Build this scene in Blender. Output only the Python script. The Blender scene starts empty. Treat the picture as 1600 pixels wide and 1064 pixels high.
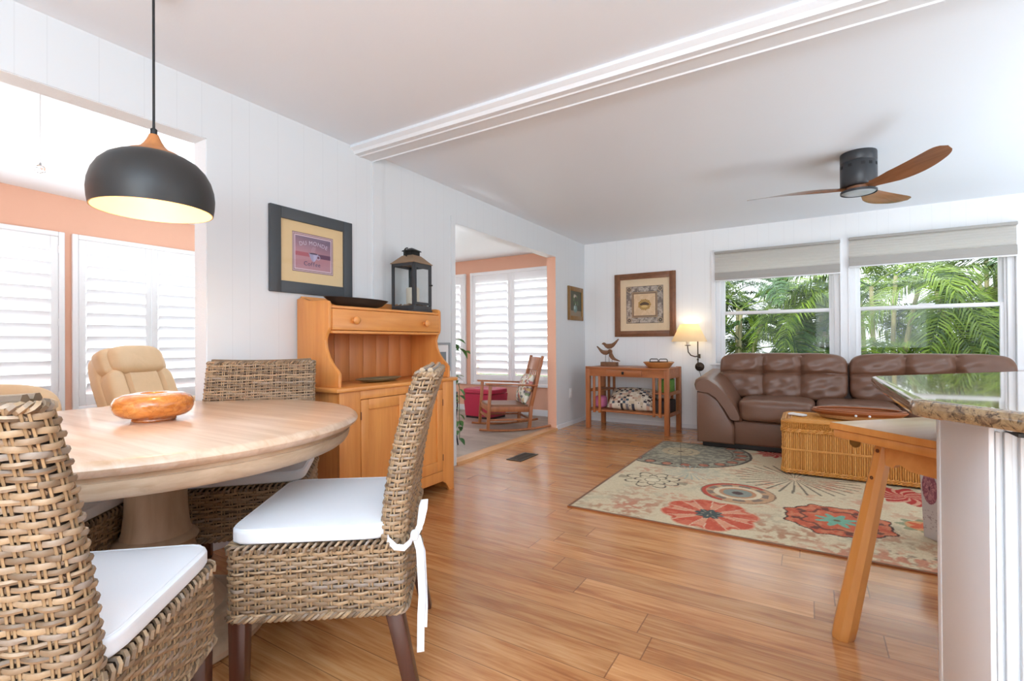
import bpy, bmesh, math, random
import numpy as np
from mathutils import Vector, Matrix

SC = bpy.context.scene
COL = SC.collection
PI = math.pi
R = math.radians

# ------------------------------------------------------------------ camera
CAM_H = 1.03
def make_camera():
    cd = bpy.data.cameras.new('camera')
    cd.sensor_width = 36.0
    cd.lens = 760.0 / 1600 * 36.0
    cd.clip_start = 0.02
    o = bpy.data.objects.new('camera', cd); COL.objects.link(o)
    a, roll, pitch = 0.54842869, -0.00620357, 0.00490279
    fw = Vector((-math.sin(a) * math.cos(pitch), math.cos(a) * math.cos(pitch), math.sin(pitch)))
    rt = Vector((math.cos(a), math.sin(a), 0)); up = rt.cross(fw)
    r2 = rt * math.cos(roll) + up * math.sin(roll)
    u2 = -rt * math.sin(roll) + up * math.cos(roll)
    m = Matrix((r2, u2, -fw)).transposed().to_4x4()
    m.translation = (0, 0, CAM_H)
    o.matrix_world = m
    SC.camera = o
make_camera()

# ------------------------------------------------------------------ light
SC.view_settings.view_transform = 'Standard'
SC.view_settings.look = 'None'
SC.view_settings.gamma = 1.0
SC.view_settings.use_curve_mapping = False
SC.view_settings.exposure = 0.74
SC.cycles.max_bounces = 14
SC.cycles.diffuse_bounces = 7
SC.cycles.glossy_bounces = 5
SC.cycles.transmission_bounces = 10
SC.cycles.transparent_max_bounces = 24
SC.cycles.sample_clamp_indirect = 8.0
SC.cycles.caustics_reflective = False
SC.cycles.caustics_refractive = False
SC.cycles.use_denoising = True

SKY = 1.7
w = bpy.data.worlds.new('sky'); SC.world = w; w.use_nodes = True
bgn = w.node_tree.nodes['Background']
bgn.inputs[0].default_value = (0.93, 0.97, 1.0, 1); bgn.inputs[1].default_value = SKY

def light(name, kind, loc, rot, energy, color=(1, 1, 1), size=(1, 1), portal=False, spread=None):
    d = bpy.data.lights.new(name, kind)
    d.color = color; d.energy = energy
    if kind == 'AREA':
        d.shape = 'RECTANGLE'; d.size, d.size_y = size
        d.cycles.is_portal = portal
        if spread: d.spread = spread
    o = bpy.data.objects.new(name, d); COL.objects.link(o)
    o.location = loc; o.rotation_euler = rot
    return o
sun = light('sun', 'SUN', (0, -4, 9), (R(48), 0, R(-22)), 3.4, (1, .94, .84)); sun.data.angle = R(2)
# added fill lights, out of view behind the camera and to the right
light('fill_behind_camera', 'AREA', (1.25, -2.58, 1.35), (R(90), 0, 0), 56, (.80, .92, 1), (2.2, 1.8))
light('fill_right_side', 'AREA', (4.15, 2.2, 1.4), (R(90), 0, R(90)), 5, (.82, .92, 1), (3.2, 1.6))
# added downward fill, unseen under the ceiling behind the camera
light('fill_overhead', 'AREA', (1.9, -0.9, 2.30), (0, 0, 0), 10, (.95, .97, 1), (1.2, 0.6))
# added uplights out of view, brightening the living room and sunroom ceilings
light('ceiling_uplight_fill', 'AREA', (.7, -1.0, 1.5), (R(180), 0, 0), 122, (.62, .83, 1), (3.0, 1.4))
light('ceiling_uplight_fill', 'AREA', (2.9, 3.3, .35), (R(180), R(-30), 0), 50, (.70, .87, 1), (1.3, 4.0), spread=R(130))
light('ceiling_uplight_fill', 'AREA', (-4.4, -.3, 1.0), (R(180), 0, 0), 22, (.88, .95, 1), (2.6, .8))
light('ceiling_uplight_fill', 'AREA', (-3.15, 2.8, .9), (R(180), R(-25), 0), 34, (.86, .94, 1), (.5, 1.6), spread=R(110))
# daylight at the windows seen in the picture
light('portal_living_left', 'AREA', (-0.32, 6.28, 1.3), (R(-90), 0, 0), 1, size=(1.3, 1.0), portal=True)
light('portal_living_right', 'AREA', (0.97, 6.28, 1.3), (R(-90), 0, 0), 1, size=(1.3, 1.0), portal=True)
light('daylight_sunroom_left', 'AREA', (-6.55, 1.9, 1.7), (R(90), 0, R(-90)), 72, (.96, .98, 1), (4.6, 2.2))
light('daylight_sunroom_end', 'AREA', (-4.4, 6.75, 1.7), (R(-90), 0, 0), 75, (.96, .98, 1), (3.2, 2.2))

# ------------------------------------------------------------------ materials
MATS = {}
def lin(*c):
    c = [x / 255 for x in c]
    return tuple((x / 12.92 if x <= .04045 else ((x + .055) / 1.055) ** 2.4) for x in c)
class NT:
    def __init__(s, name):
        m = bpy.data.materials.new(name); m.use_nodes = True
        s.m = m; s.t = m.node_tree; s.n = s.t.nodes
        s.bsdf = s.n['Principled BSDF']; s.out = s.n['Material Output']
    def node(s, typ, **kw):
        n = s.n.new(typ)
        for k, v in kw.items():
            if k.startswith('i_'):
                key = k[2:]
                key = int(key) if key.isdigit() else key.replace('_', ' ')
                n.inputs[key].default_value = v
            else: setattr(n, k, v)
        return n
    def link(s, a, b): s.t.links.new(a, b)
    def math(s, op, a, b=None, c=None):
        n = s.n.new('ShaderNodeMath'); n.operation = op
        for i, x in enumerate((a, b, c)):
            if x is None: continue
            if hasattr(x, 'is_linked') or hasattr(x, 'links'): s.link(x, n.inputs[i])
            else: n.inputs[i].default_value = x
        return n.outputs[0]
    def mix(s, fac, a, b, blend='MIX'):
        n = s.n.new('ShaderNodeMix'); n.data_type = 'RGBA'; n.blend_type = blend; n.clamp_factor = True
        for i, x in ((0, fac), (6, a), (7, b)):
            if hasattr(x, 'links'): s.link(x, n.inputs[i])
            else: n.inputs[i].default_value = (x if i == 0 else ((*x, 1) if len(x) == 3 else x))
        return n.outputs[2]
    def coord(s, kind='Object'):
        return s.n.new('ShaderNodeTexCoord').outputs[kind]
    def mapping(s, vec, scale=(1, 1, 1), loc=(0, 0, 0), rot=(0, 0, 0)):
        n = s.n.new('ShaderNodeMapping'); s.link(vec, n.inputs[0])
        n.inputs['Scale'].default_value = scale; n.inputs['Location'].default_value = loc; n.inputs['Rotation'].default_value = rot
        return n.outputs[0]
    def noise(s, vec, scale, detail=4, rough=.55, dist=0, out=0):
        n = s.n.new('ShaderNodeTexNoise'); s.link(vec, n.inputs['Vector'])
        n.inputs['Scale'].default_value = scale; n.inputs['Detail'].default_value = detail
        n.inputs['Roughness'].default_value = rough; n.inputs['Distortion'].default_value = dist
        return n.outputs[out]
    def ramp(s, fac, stops):
        n = s.n.new('ShaderNodeValToRGB'); s.link(fac, n.inputs[0])
        e = n.color_ramp.elements
        while len(e) < len(stops): e.new(.5)
        for el, (p, c) in zip(e, stops): el.position = p; el.color = (*c, 1) if len(c) == 3 else c
        return n.outputs[0]
    def bump(s, h, strength=.3, dist=.01):
        n = s.n.new('ShaderNodeBump'); s.link(h, n.inputs['Height'])
        n.inputs['Strength'].default_value = strength; n.inputs['Distance'].default_value = dist
        s.link(n.outputs[0], s.bsdf.inputs['Normal'])
    def base(s, c):
        if hasattr(c, 'links'): s.link(c, s.bsdf.inputs['Base Color'])
        else: s.bsdf.inputs['Base Color'].default_value = (*c, 1)
    def set(s, **kw):
        for k, v in kw.items(): s.bsdf.inputs[k.replace('_', ' ')].default_value = v
    def done(s, key=None):
        MATS[key or s.m.name] = s.m; return s.m

def plain(name, c, rough=.6, metal=0, var=.06, scale=40, bump=0, spec=.5, **kw):
    t = NT(name); v = t.noise(t.coord(), scale, 3)
    c2 = tuple(max(0, x * (1 - var)) for x in c); c1 = tuple(min(1, x * (1 + var)) for x in c)
    t.base(t.mix(v, c2, c1)); t.set(Roughness=rough, Metallic=metal); t.bsdf.inputs['Specular IOR Level'].default_value = spec
    if bump: t.bump(v, bump, .004)
    for k, x in kw.items(): t.bsdf.inputs[k.replace('_', ' ')].default_value = x
    return t.done()
def wood(name, dark, light_, grain=(2, 30, 30), rough=.4, contrast=.5, coat=0, figure=6, bump=.04):
    """wood whose fibres run along the axis with the smallest grain scale"""
    t = NT(name); v = t.coord()
    n1 = t.noise(t.mapping(v, grain), 1, 6, .6, .6)
    n2 = t.noise(t.mapping(v, tuple(g * .18 for g in grain)), 1.3, 2, .5, 1.2)
    f = t.math('ADD', t.math('MULTIPLY', n1, .6), t.math('MULTIPLY', n2, .4))
    lo, hi = .5 - contrast * .25, .5 + contrast * .25
    t.base(t.ramp(f, [(lo, dark), (hi, light_)])); t.set(Roughness=rough)
    t.bsdf.inputs['Coat Weight'].default_value = coat
    t.bsdf.inputs['Coat Roughness'].default_value = .15
    t.bump(n1, bump, .003)
    return t.done()

# white walls with faint V grooves running down them
def wall_mat(name, axis, c, groove=True, tex=.0):
    t = NT(name); v = t.coord()
    sep = t.n.new('ShaderNodeSeparateXYZ'); t.link(v, sep.inputs[0])
    n = t.noise(v, 90, 2)
    h = None
    if groove:
        x = t.math('MODULO', t.math('ADD', sep.outputs[axis], 20), .813)
        tot = None
        for g in (.004, .115, .262, .355, .520, .684):
            d = t.math('LESS_THAN', t.math('ABSOLUTE', t.math('SUBTRACT', x, g)), .0022)
            tot = d if tot is None else t.math('ADD', tot, d)
        h = t.math('SUBTRACT', 1.0, tot)
        t.base(t.mix(tot, c, tuple(k * .94 for k in c)))
        t.bump(h, .14, .002)
    else:
        t.base(c)
        t.bump(n, tex, .003)
    t.set(Roughness=.55)
    return t.done()
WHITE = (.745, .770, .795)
wall_mat('white_paneling_y', 'Y', (.655, .672, .685)); wall_mat('white_paneling_x', 'X', (.86, .875, .885))  # left wall colour darkened, far wall lightened, to even out the light on them
wall_mat('white_paint', 'X', (.75, .775, .80), False, .05)
wall_mat('textured_white', 'X', (.74, .765, .785), False, .5)
wall_mat('ceiling_white', 'X', (.79, .835, .885), False, .12)
wall_mat('peach_wall', 'X', lin(222, 172, 146), False, .12)
wall_mat('grey_white', 'X', (.77, .77, .765), False, .02)

def floor_mat():
    t = NT('honey_laminate'); v = t.coord()
    sep = t.n.new('ShaderNodeSeparateXYZ'); t.link(v, sep.inputs[0])
    W, L = .141, 1.22
    yy = t.math('DIVIDE', t.math('ADD', sep.outputs[1], 10 - .0), W)
    row = t.math('FLOOR', yy); fy = t.math('FRACT', yy)
    wn = t.n.new('ShaderNodeTexWhiteNoise'); wn.noise_dimensions = '1D'; t.link(row, wn.inputs['W'])
    xx = t.math('DIVIDE', t.math('ADD', t.math('ADD', sep.outputs[0], 30), t.math('MULTIPLY', wn.outputs[0], 7.3)), L)
    idx = t.math('FLOOR', xx); fx = t.math('FRACT', xx)
    cmb = t.n.new('ShaderNodeCombineXYZ'); t.link(row, cmb.inputs[0]); t.link(idx, cmb.inputs[1])
    w2 = t.n.new('ShaderNodeTexWhiteNoise'); w2.noise_dimensions = '2D'; t.link(cmb.outputs[0], w2.inputs['Vector'])
    # grain coordinates, shifted per plank
    off = t.n.new('ShaderNodeVectorMath'); off.operation = 'ADD'
    sc = t.n.new('ShaderNodeVectorMath'); sc.operation = 'SCALE'; t.link(w2.outputs['Color'], sc.inputs[0]); sc.inputs['Scale'].default_value = 11
    t.link(v, off.inputs[0]); t.link(sc.outputs[0], off.inputs[1])
    g1 = t.noise(t.mapping(off.outputs[0], (1.6, 22, 1)), 1.6, 6, .6, 1.0)
    g2 = t.noise(t.mapping(off.outputs[0], (.9, 6, 1)), 1.4, 3, .5, 1.6)
    g3 = t.noise(t.mapping(off.outputs[0], (3, 70, 1)), 1.6, 4, .6, .4)
    f = t.math('ADD', t.math('ADD', t.math('MULTIPLY', g1, .45), t.math('MULTIPLY', g2, .35)), t.math('MULTIPLY', g3, .2))
    col = t.ramp(f, [(.28, lin(124, 72, 38)), (.42, lin(170, 108, 60)), (.54, lin(194, 136, 84)), (.70, lin(214, 164, 114))])
    tone = t.math('ADD', t.math('MULTIPLY', w2.outputs['Value'], .24), .88)
    cc = t.n.new('ShaderNodeVectorMath'); cc.operation = 'SCALE'; t.link(col, cc.inputs[0]); t.link(tone, cc.inputs['Scale'])
    ey = t.math('MINIMUM', fy, t.math('SUBTRACT', 1.0, fy)); ex = t.math('MINIMUM', fx, t.math('SUBTRACT', 1.0, fx))
    gap = t.math('MAXIMUM', t.math('LESS_THAN', ey, .012), t.math('LESS_THAN', ex, .0018))
    t.base(t.mix(t.math('MULTIPLY', gap, .6), cc.outputs[0], lin(90, 52, 28)))
    rg = t.math('ADD', t.math('MULTIPLY', g1, .12), .17); t.link(rg, t.bsdf.inputs['Roughness'])
    t.bump(t.math('SUBTRACT', t.math('MULTIPLY', g1, .25), gap), .18, .0012)
    t.bsdf.inputs['Coat Weight'].default_value = .35; t.bsdf.inputs['Coat Roughness'].default_value = .14
    return t.done()
floor_mat()
def sunroom_floor_mat():
    t = NT('grey_brown_vinyl'); v = t.coord()
    b = t.n.new('ShaderNodeTexBrick'); t.link(t.mapping(v, (1, 1, 1)), b.inputs['Vector'])
    b.inputs['Scale'].default_value = 1; b.inputs['Brick Width'].default_value = .9; b.inputs['Row Height'].default_value = .15
    b.inputs['Mortar Size'].default_value = .0025
    b.inputs['Color1'].default_value = (*lin(150, 133, 120), 1); b.inputs['Color2'].default_value = (*lin(196, 182, 168), 1); b.inputs['Mortar'].default_value = (*lin(110, 100, 92), 1)
    n = t.noise(t.mapping(v, (5, 14, 1)), 1.5, 5, .65, 1.5)
    t.base(t.mix(t.ramp(n, [(.3, (0, 0, 0)), (.7, (.55, .55, .55))]), b.outputs[0], lin(128, 112, 100)))
    t.set(Roughness=.4); return t.done()
sunroom_floor_mat()

wood('honey_pine', lin(196, 120, 56), lin(222, 152, 80), (30, 30, 2.2), .38, .8, .25)
wood('honey_pine_y', lin(198, 123, 58), lin(222, 152, 80), (30, 2.2, 30), .38, .8, .25)
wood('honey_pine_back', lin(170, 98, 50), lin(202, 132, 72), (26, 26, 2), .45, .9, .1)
wood('washed_table', lin(196, 158, 124), lin(232, 208, 184), (2.2, 30, 30), .28, .75, .25)
wood('washed_table_edge', lin(168, 140, 110), lin(214, 192, 166), (9, 9, 40), .45, .8)
wood('washed_pedestal', lin(158, 130, 104), lin(196, 168, 140), (22, 22, 4), .5, 1.1)
wood('dark_leg', lin(54, 26, 16), lin(84, 44, 28), (30, 30, 3), .35, .8, .2)
wood('mission_oak', lin(132, 74, 36), lin(180, 110, 62), (26, 26, 3), .42, .9, .1)
wood('mission_oak_x', lin(132, 74, 36), lin(180, 110, 62), (3, 26, 26), .42, .9, .1)
wood('frame_brown', lin(108, 68, 42), lin(142, 94, 62), (14, 14, 14), .4, .9, .1)
wood('bird_wood', lin(104, 70, 46), lin(142, 100, 70), (20, 40, 40), .65, .9)
wood('desk_wood', lin(188, 122, 58), lin(214, 150, 82), (24, 24, 2.2), .35, .8, .3)
wood('desk_wood_x', lin(190, 124, 62), lin(214, 152, 86), (2.2, 24, 24), .35, .8, .3)
wood('desk_top', lin(196, 150, 110), lin(230, 202, 168), (2.0, 26, 26), .30, 1.2, .3)
wood('fan_wood', lin(120, 76, 48), lin(160, 110, 76), (2, 30, 30), .25, .9, .5)
wood('lamp_wood', lin(166, 100, 54), lin(202, 136, 80), (40, 40, 5), .45, .9)
wood('threshold_wood', lin(190, 136, 88), lin(222, 174, 124), (26, 3, 26), .35, .8, .2)
wood('dish_wood', lin(176, 112, 58), lin(206, 144, 84), (20, 6, 20), .4, .9)

def burl():
    t = NT('burl_wood'); v = t.coord()
    n = t.noise(t.mapping(v, (4, 4, 9)), 3, 5, .6, 2.2)
    k = t.noise(v, 7, 3, .5, 3)
    c = t.ramp(n, [(.3, lin(176, 96, 34)), (.5, lin(206, 126, 52)), (.7, lin(226, 152, 80))])
    d = t.math('LESS_THAN', t.math('ABSOLUTE', t.math('SUBTRACT', k, .5)), .006)
    t.base(t.mix(t.math('MULTIPLY', d, .35), c, lin(90, 44, 18))); t.set(Roughness=.16)
    t.bsdf.inputs['Coat Weight'].default_value = .6; t.bsdf.inputs['Coat Roughness'].default_value = .05
    return t.done()
burl()

def strand_mat(name, stops, rough=.55, scale=60):
    t = NT(name)
    g = t.n.new('ShaderNodeNewGeometry')
    c = t.ramp(g.outputs['Random Per Island'], stops)
    n = t.noise(t.coord(), scale, 4, .6, 1)
    t.base(t.mix(t.math('MULTIPLY', t.math('SUBTRACT', n, .35), 1.1), c, tuple(x * .62 for x in stops[len(stops) // 2][1])))
    t.set(Roughness=rough); t.bump(n, .25, .002)
    return t.done()
strand_mat('rattan_strand', [(0, lin(92, 74, 58)), (.25, lin(126, 103, 80)), (.5, lin(150, 124, 97)), (.75, lin(172, 143, 109)), (1, lin(140, 128, 118))], .45)
strand_mat('rattan_stake', [(0, lin(132, 106, 76)), (1, lin(176, 146, 110))], .5)
plain('rattan_core', lin(62, 47, 36), .8)
strand_mat('trunk_strand', [(0, lin(186, 120, 48)), (.5, lin(210, 146, 68)), (1, lin(226, 166, 90))], .4, 40)
plain('trunk_core', lin(182, 120, 52), .7)
def fabric(name, c, weave=500, rough=.9, bump=.15):
    t = NT(name); v = t.coord()
    n = t.noise(v, weave, 2); n2 = t.noise(v, 6, 2)
    t.base(t.mix(n2, tuple(x * .96 for x in c), c)); t.set(Roughness=rough)
    t.bsdf.inputs['Sheen Weight'].default_value = .15
    t.bump(n, bump, .001); return t.done()
fabric('white_canvas', (.76, .785, .82))
fabric('linen_shade', lin(170, 166, 160), 250)
def leather(name, c, rough=.38, wr=.3, c2=None):
    t = NT(name); v = t.coord()
    n = t.noise(v, 8, 5, .6, 1.2); vo = t.n.new('ShaderNodeTexVoronoi'); t.link(v, vo.inputs['Vector']); vo.inputs['Scale'].default_value = 260
    t.base(t.mix(n, tuple(x * .92 for x in c), c2 or tuple(min(1, x * 1.08) for x in c))); t.set(Roughness=rough)
    h = t.math('ADD', t.math('MULTIPLY', n, 2.2), t.math('MULTIPLY', vo.outputs['Distance'], .12))
    t.bump(h, wr, .006); return t.done()
leather('brown_leather', lin(112, 78, 60), .36, .13)
leather('cream_leather', lin(206, 172, 132), .42, .2)
leather('red_leather', lin(178, 40, 70), .35, .15)
plain('dark_plinth', lin(30, 20, 15), .6)
plain('shade_black', lin(44, 43, 42), .42, var=.03, spec=.5)
plain('cord_black', lin(22, 22, 22), .6)
plain('fan_black', lin(48, 50, 54), .4)
plain('iron', lin(40, 38, 36), .5, .6)
plain('lantern_grey', lin(72, 72, 74), .5, .5)
plain('lantern_roof_tan', lin(150, 124, 98), .55, .4)
plain('bronze', lin(74, 62, 52), .4, .8)
plain('dark_bowl', lin(38, 30, 26), .45)
plain('plate_olive', lin(118, 110, 84), .35, var=.25, scale=14)
plain('candle', lin(214, 204, 186), .6)
plain('potpourri', lin(150, 122, 96), .9, var=.4, scale=60)
plain('slate_frame', lin(66, 70, 74), .5)
plain('grey_frame', lin(150, 156, 160), .5)
plain('mat_white', (.78, .78, .78), .8)
plain('mat_tan', lin(216, 188, 142), .85, var=.03)
plain('mat_cream', lin(226, 204, 170), .85, var=.03)
plain('gold_frame', lin(140, 104, 58), .4, .35, var=.3, scale=30)
plain('gilt_edge', lin(196, 150, 60), .35, .5)
plain('shutter_white', (.84, .85, .865), .42, var=.01)
plain('vinyl_white', (.84, .85, .87), .35, var=.01)
plain('plate_white', (.80, .80, .80), .4, var=.01)
plain('cabinet_white', (.73, .755, .78), .4, var=.01)
plain('moulding_grey', (.63, .655, .675), .45, var=.01)
plain('hardware_brass', lin(150, 118, 66), .35, .9)
plain('vent_brown', lin(70, 58, 46), .5, .5)
plain('peg_dark', lin(96, 52, 26), .5)
plain('remote_white', (.80, .80, .80), .4)
plain('basket_band', lin(150, 84, 42), .45)
plain('basket_pale', lin(196, 150, 96), .6, var=.25, scale=80)
plain('green_cloth', lin(104, 150, 60), .9, var=.4, scale=50)
plain('pink_cloth', lin(214, 120, 160), .8, var=.2, scale=25)
plain('dark_box', lin(52, 36, 30), .6)
plain('grass', lin(70, 96, 40), .9, var=.4, scale=6)
plain('palm_cane', lin(146, 140, 104), .6, var=.3, scale=14)
plain('rubber', lin(30, 30, 30), .7)
plain('steel', (.6, .6, .6), .3, 1)
plain('plant_stem', lin(90, 110, 60), .6)
plain('black_metal', lin(24, 24, 24), .4, .5)

def emis(name, c, s, surf=None):
    t = NT(name); t.base(surf or c); t.bsdf.inputs['Emission Color'].default_value = (*c, 1); t.bsdf.inputs['Emission Strength'].default_value = s
    t.set(Roughness=.6); return t.done()
emis('bulb_glow', (1, .84, .60), 8)
plain('shade_inner_gold', lin(240, 204, 152), .5, var=.02)
plain('fan_light_lens', (.42, .47, .50), .25)

def translucent(name, c, tr, amt, rough=.9):
    t = NT(name); t.base(c); t.set(Roughness=rough)
    b = t.node('ShaderNodeBsdfTranslucent'); b.inputs[0].default_value = (*tr, 1)
    m = t.node('ShaderNodeMixShader'); m.inputs[0].default_value = amt
    t.link(t.bsdf.outputs[0], m.inputs[1]); t.link(b.outputs[0], m.inputs[2]); t.link(m.outputs[0], t.out.inputs[0])
    return t
translucent('lamp_shade_cream', (.88, .80, .64), (.95, .82, .58), .55).done()
translucent('louver_white', (.85, .86, .875), (.85, .87, .9), .22, .45).done()
t = translucent('roller_linen', lin(192, 188, 180), lin(225, 222, 215), .42)
n_ = t.noise(t.mapping(t.coord(), (2, 2, 90)), 1, 2); t.base(t.mix(n_, lin(222, 219, 214), lin(230, 227, 221))); t.done()
def leaf(name, c1, c2, amt=.3):
    t = NT(name)
    g = t.n.new('ShaderNodeNewGeometry'); r = g.outputs['Random Per Island']
    c = t.ramp(r, [(0, c1), (1, c2)]); t.base(c); t.set(Roughness=.42)
    b = t.node('ShaderNodeBsdfTranslucent'); t.link(c, b.inputs[0])
    m = t.node('ShaderNodeMixShader'); m.inputs[0].default_value = amt
    t.link(t.bsdf.outputs[0], m.inputs[1]); t.link(b.outputs[0], m.inputs[2]); t.link(m.outputs[0], t.out.inputs[0])
    return t.done()
leaf('palm_leaf', lin(34, 70, 20), lin(128, 156, 44), .22)
leaf('palm_leaf_dark', lin(22, 56, 30), lin(70, 110, 50), .2)
leaf('house_leaf', lin(44, 92, 44), lin(110, 156, 84), .2)

def glass_thin(name, tint=(1, 1, 1), refl=1.0):
    t = NT(name); t.n.remove(t.bsdf)
    tr = t.node('ShaderNodeBsdfTransparent'); tr.inputs[0].default_value = (*tint, 1)
    gl = t.node('ShaderNodeBsdfGlossy'); gl.inputs['Roughness'].default_value = .02
    lw = t.node('ShaderNodeLayerWeight')
    fr = t.math('ADD', .035, t.math('MULTIPLY', t.math('POWER', lw.outputs['Facing'], 5.0), .9))
    m = t.node('ShaderNodeMixShader'); t.link(t.math('MULTIPLY', fr, refl * .6), m.inputs[0]); t.link(tr.outputs[0], m.inputs[1]); t.link(gl.outputs[0], m.inputs[2])
    t.link(m.outputs[0], t.out.inputs[0]); return t.done()
glass_thin('window_glass', (.96, .98, .97), .45); glass_thin('lantern_glass', (.96, .97, .97)); glass_thin('picture_glass', (1, 1, 1), .8)
t = NT('crystal'); t.base((1, 1, 1)); t.set(Roughness=0, IOR=1.5); t.bsdf.inputs['Transmission Weight'].default_value = 1; t.done()

def granite():
    t = NT('granite'); v = t.coord()
    n = t.noise(v, 46, 6, .7, .8); n2 = t.noise(v, 95, 4, .7, .5); n3 = t.noise(v, 18, 3, .6, 1.2)
    c = t.ramp(n, [(.30, lin(40, 32, 28)), (.42, lin(104, 84, 62)), (.52, lin(148, 124, 92)), (.62, lin(122, 98, 70)), (.75, lin(176, 158, 130))])
    d = t.ramp(n2, [(.36, (0, 0, 0)), (.44, (1, 1, 1))])
    c2 = t.mix(t.math('MULTIPLY', t.math('SUBTRACT', 1.0, d), .8), c, lin(38, 30, 30))
    e = t.ramp(n3, [(.52, (0, 0, 0)), (.62, (1, 1, 1))])
    t.base(t.mix(t.math('MULTIPLY', e, .4), c2, lin(104, 78, 62)))
    t.set(Roughness=.05); t.bsdf.inputs['Coat Weight'].default_value = .5; t.bsdf.inputs['Coat Roughness'].default_value = .02
    return t.done()
granite()
def attr_mat(name, rough=.9, bump=0, scale=300):
    t = NT(name); a = t.node('ShaderNodeVertexColor', layer_name='col'); c = a.outputs[0]
    if bump:
        n = t.noise(t.coord(), scale, 2); c = t.mix(t.math('MULTIPLY', n, .25), c, (.08, .06, .05)); t.bump(n, bump, .003)
    t.base(c); t.set(Roughness=rough); return t.done()
attr_mat('rug_pile', .95, .5, 220); attr_mat('print_ink', .6); attr_mat('quilt_cloth', .9, .15, 300)

# ------------------------------------------------------------------ mesh helpers
class MB:
    def __init__(s): s.v = []; s.f = []
    def add(s, vs, fs):
        k = len(s.v); s.v += [tuple(v) for v in vs]; s.f += [tuple(i + k for i in f) for f in fs]; return s
    def bm(s, b):
        b.verts.ensure_lookup_table()
        for i, v in enumerate(b.verts): v.index = i
        s.add([v.co[:] for v in b.verts], [[v.index for v in f.verts] for f in b.faces]); b.free(); return s
    def box(s, x0, x1, y0, y1, z0, z1, bev=0, seg=2, M=None):
        x0, x1 = min(x0, x1), max(x0, x1); y0, y1 = min(y0, y1), max(y0, y1); z0, z1 = min(z0, z1), max(z0, z1)
        vs = [(x0, y0, z0), (x1, y0, z0), (x1, y1, z0), (x0, y1, z0), (x0, y0, z1), (x1, y0, z1), (x1, y1, z1), (x0, y1, z1)]
        fs = [(0, 3, 2, 1), (4, 5, 6, 7), (0, 1, 5, 4), (1, 2, 6, 5), (2, 3, 7, 6), (3, 0, 4, 7)]
        if bev:
            b = bmesh.new(); bv = [b.verts.new(v) for v in vs]
            for f in fs: b.faces.new([bv[i] for i in f])
            bev = min(bev, .49 * min(x1 - x0, y1 - y0, z1 - z0))
            bmesh.ops.bevel(b, geom=list(b.edges), offset=bev, segments=seg, affect='EDGES', profile=.5)
            if M is not None: b.transform(M)
            return s.bm(b)
        if M is not None: vs = [M @ Vector(v) for v in vs]
        return s.add(vs, fs)
    def prism(s, poly, a, b, axis='z', bev=0, seg=2, M=None):
        """extrude 2d polygon between a and b along axis; poly in the other two axes' order"""
        def P(p, h):
            if axis == 'z': return (p[0], p[1], h)
            if axis == 'x': return (h, p[0], p[1])
            return (p[0], h, p[1])
        n = len(poly); bmx = bmesh.new()
        lo = [bmx.verts.new(P(p, a)) for p in poly]; hi = [bmx.verts.new(P(p, b)) for p in poly]
        f1 = bmx.faces.new(lo); f2 = bmx.faces.new(hi)
        for i in range(n): bmx.faces.new((lo[i], lo[(i + 1) % n], hi[(i + 1) % n], hi[i]))
        bmesh.ops.recalc_face_normals(bmx, faces=bmx.faces)
        if bev:
            ed = [e for e in bmx.edges if (e.verts[0] in lo and e.verts[1] in lo) or (e.verts[0] in hi and e.verts[1] in hi)]
            bmesh.ops.bevel(bmx, geom=ed, offset=bev, segments=seg, affect='EDGES', profile=.5)
        bmesh.ops.triangulate(bmx, faces=[f for f in bmx.faces if len(f.verts) > 4])
        if M is not None: bmx.transform(M)
        return s.bm(bmx)
    def lathe(s, prof, n=40, c=(0, 0, 0), M=None, cap=True):
        k = len(prof); vs = []; fs = []
        for r, z in prof:
            for i in range(n):
                a = 2 * PI * i / n; vs.append((c[0] + r * math.cos(a), c[1] + r * math.sin(a), c[2] + z))
        for j in range(k - 1):
            for i in range(n): fs.append((j * n + i, j * n + (i + 1) % n, (j + 1) * n + (i + 1) % n, (j + 1) * n + i))
        if cap:
            fs.append(tuple(range(n - 1, -1, -1))); fs.append(tuple((k - 1) * n + i for i in range(n)))
        if M is not None: vs = [M @ Vector(v) for v in vs]
        return s.add(vs, fs)
    def tube(s, pts, r=.01, n=8, closed=False, flat=None, up=None, cap=True):
        """flat=(a,b): half sizes along side and up axes"""
        pts = [Vector(p) for p in pts]; m = len(pts); vs = []; fs = []
        prev = None
        for i, p in enumerate(pts):
            if closed: t = (pts[(i + 1) % m] - pts[i - 1])
            else: t = pts[min(i + 1, m - 1)] - pts[max(i - 1, 0)]
            if t.length < 1e-9: t = Vector((0, 0, 1))
            t.normalize()
            if up is not None: u = Vector(up)
            elif prev is not None: u = prev
            else: u = Vector((0, 0, 1)) if abs(t.z) < .9 else Vector((1, 0, 0))
            sd = t.cross(u)
            if sd.length < 1e-6: sd = t.cross(Vector((1, .3, .1)))
            sd.normalize(); u2 = sd.cross(t).normalized(); prev = u2
            ri = r[i] if isinstance(r, (list, tuple)) else r
            ra, rb = flat if flat else (ri, ri)
            for k in range(n):
                a = 2 * PI * k / n; vs.append(p + sd * (ra * math.cos(a)) + u2 * (rb * math.sin(a)))
        for i in range(m if closed else m - 1):
            j = (i + 1) % m
            for k in range(n): fs.append((i * n + k, i * n + (k + 1) % n, j * n + (k + 1) % n, j * n + k))
        if not closed and cap:
            fs.append(tuple(range(n - 1, -1, -1))); fs.append(tuple((m - 1) * n + k for k in range(n)))
        return s.add(vs, fs)
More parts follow.
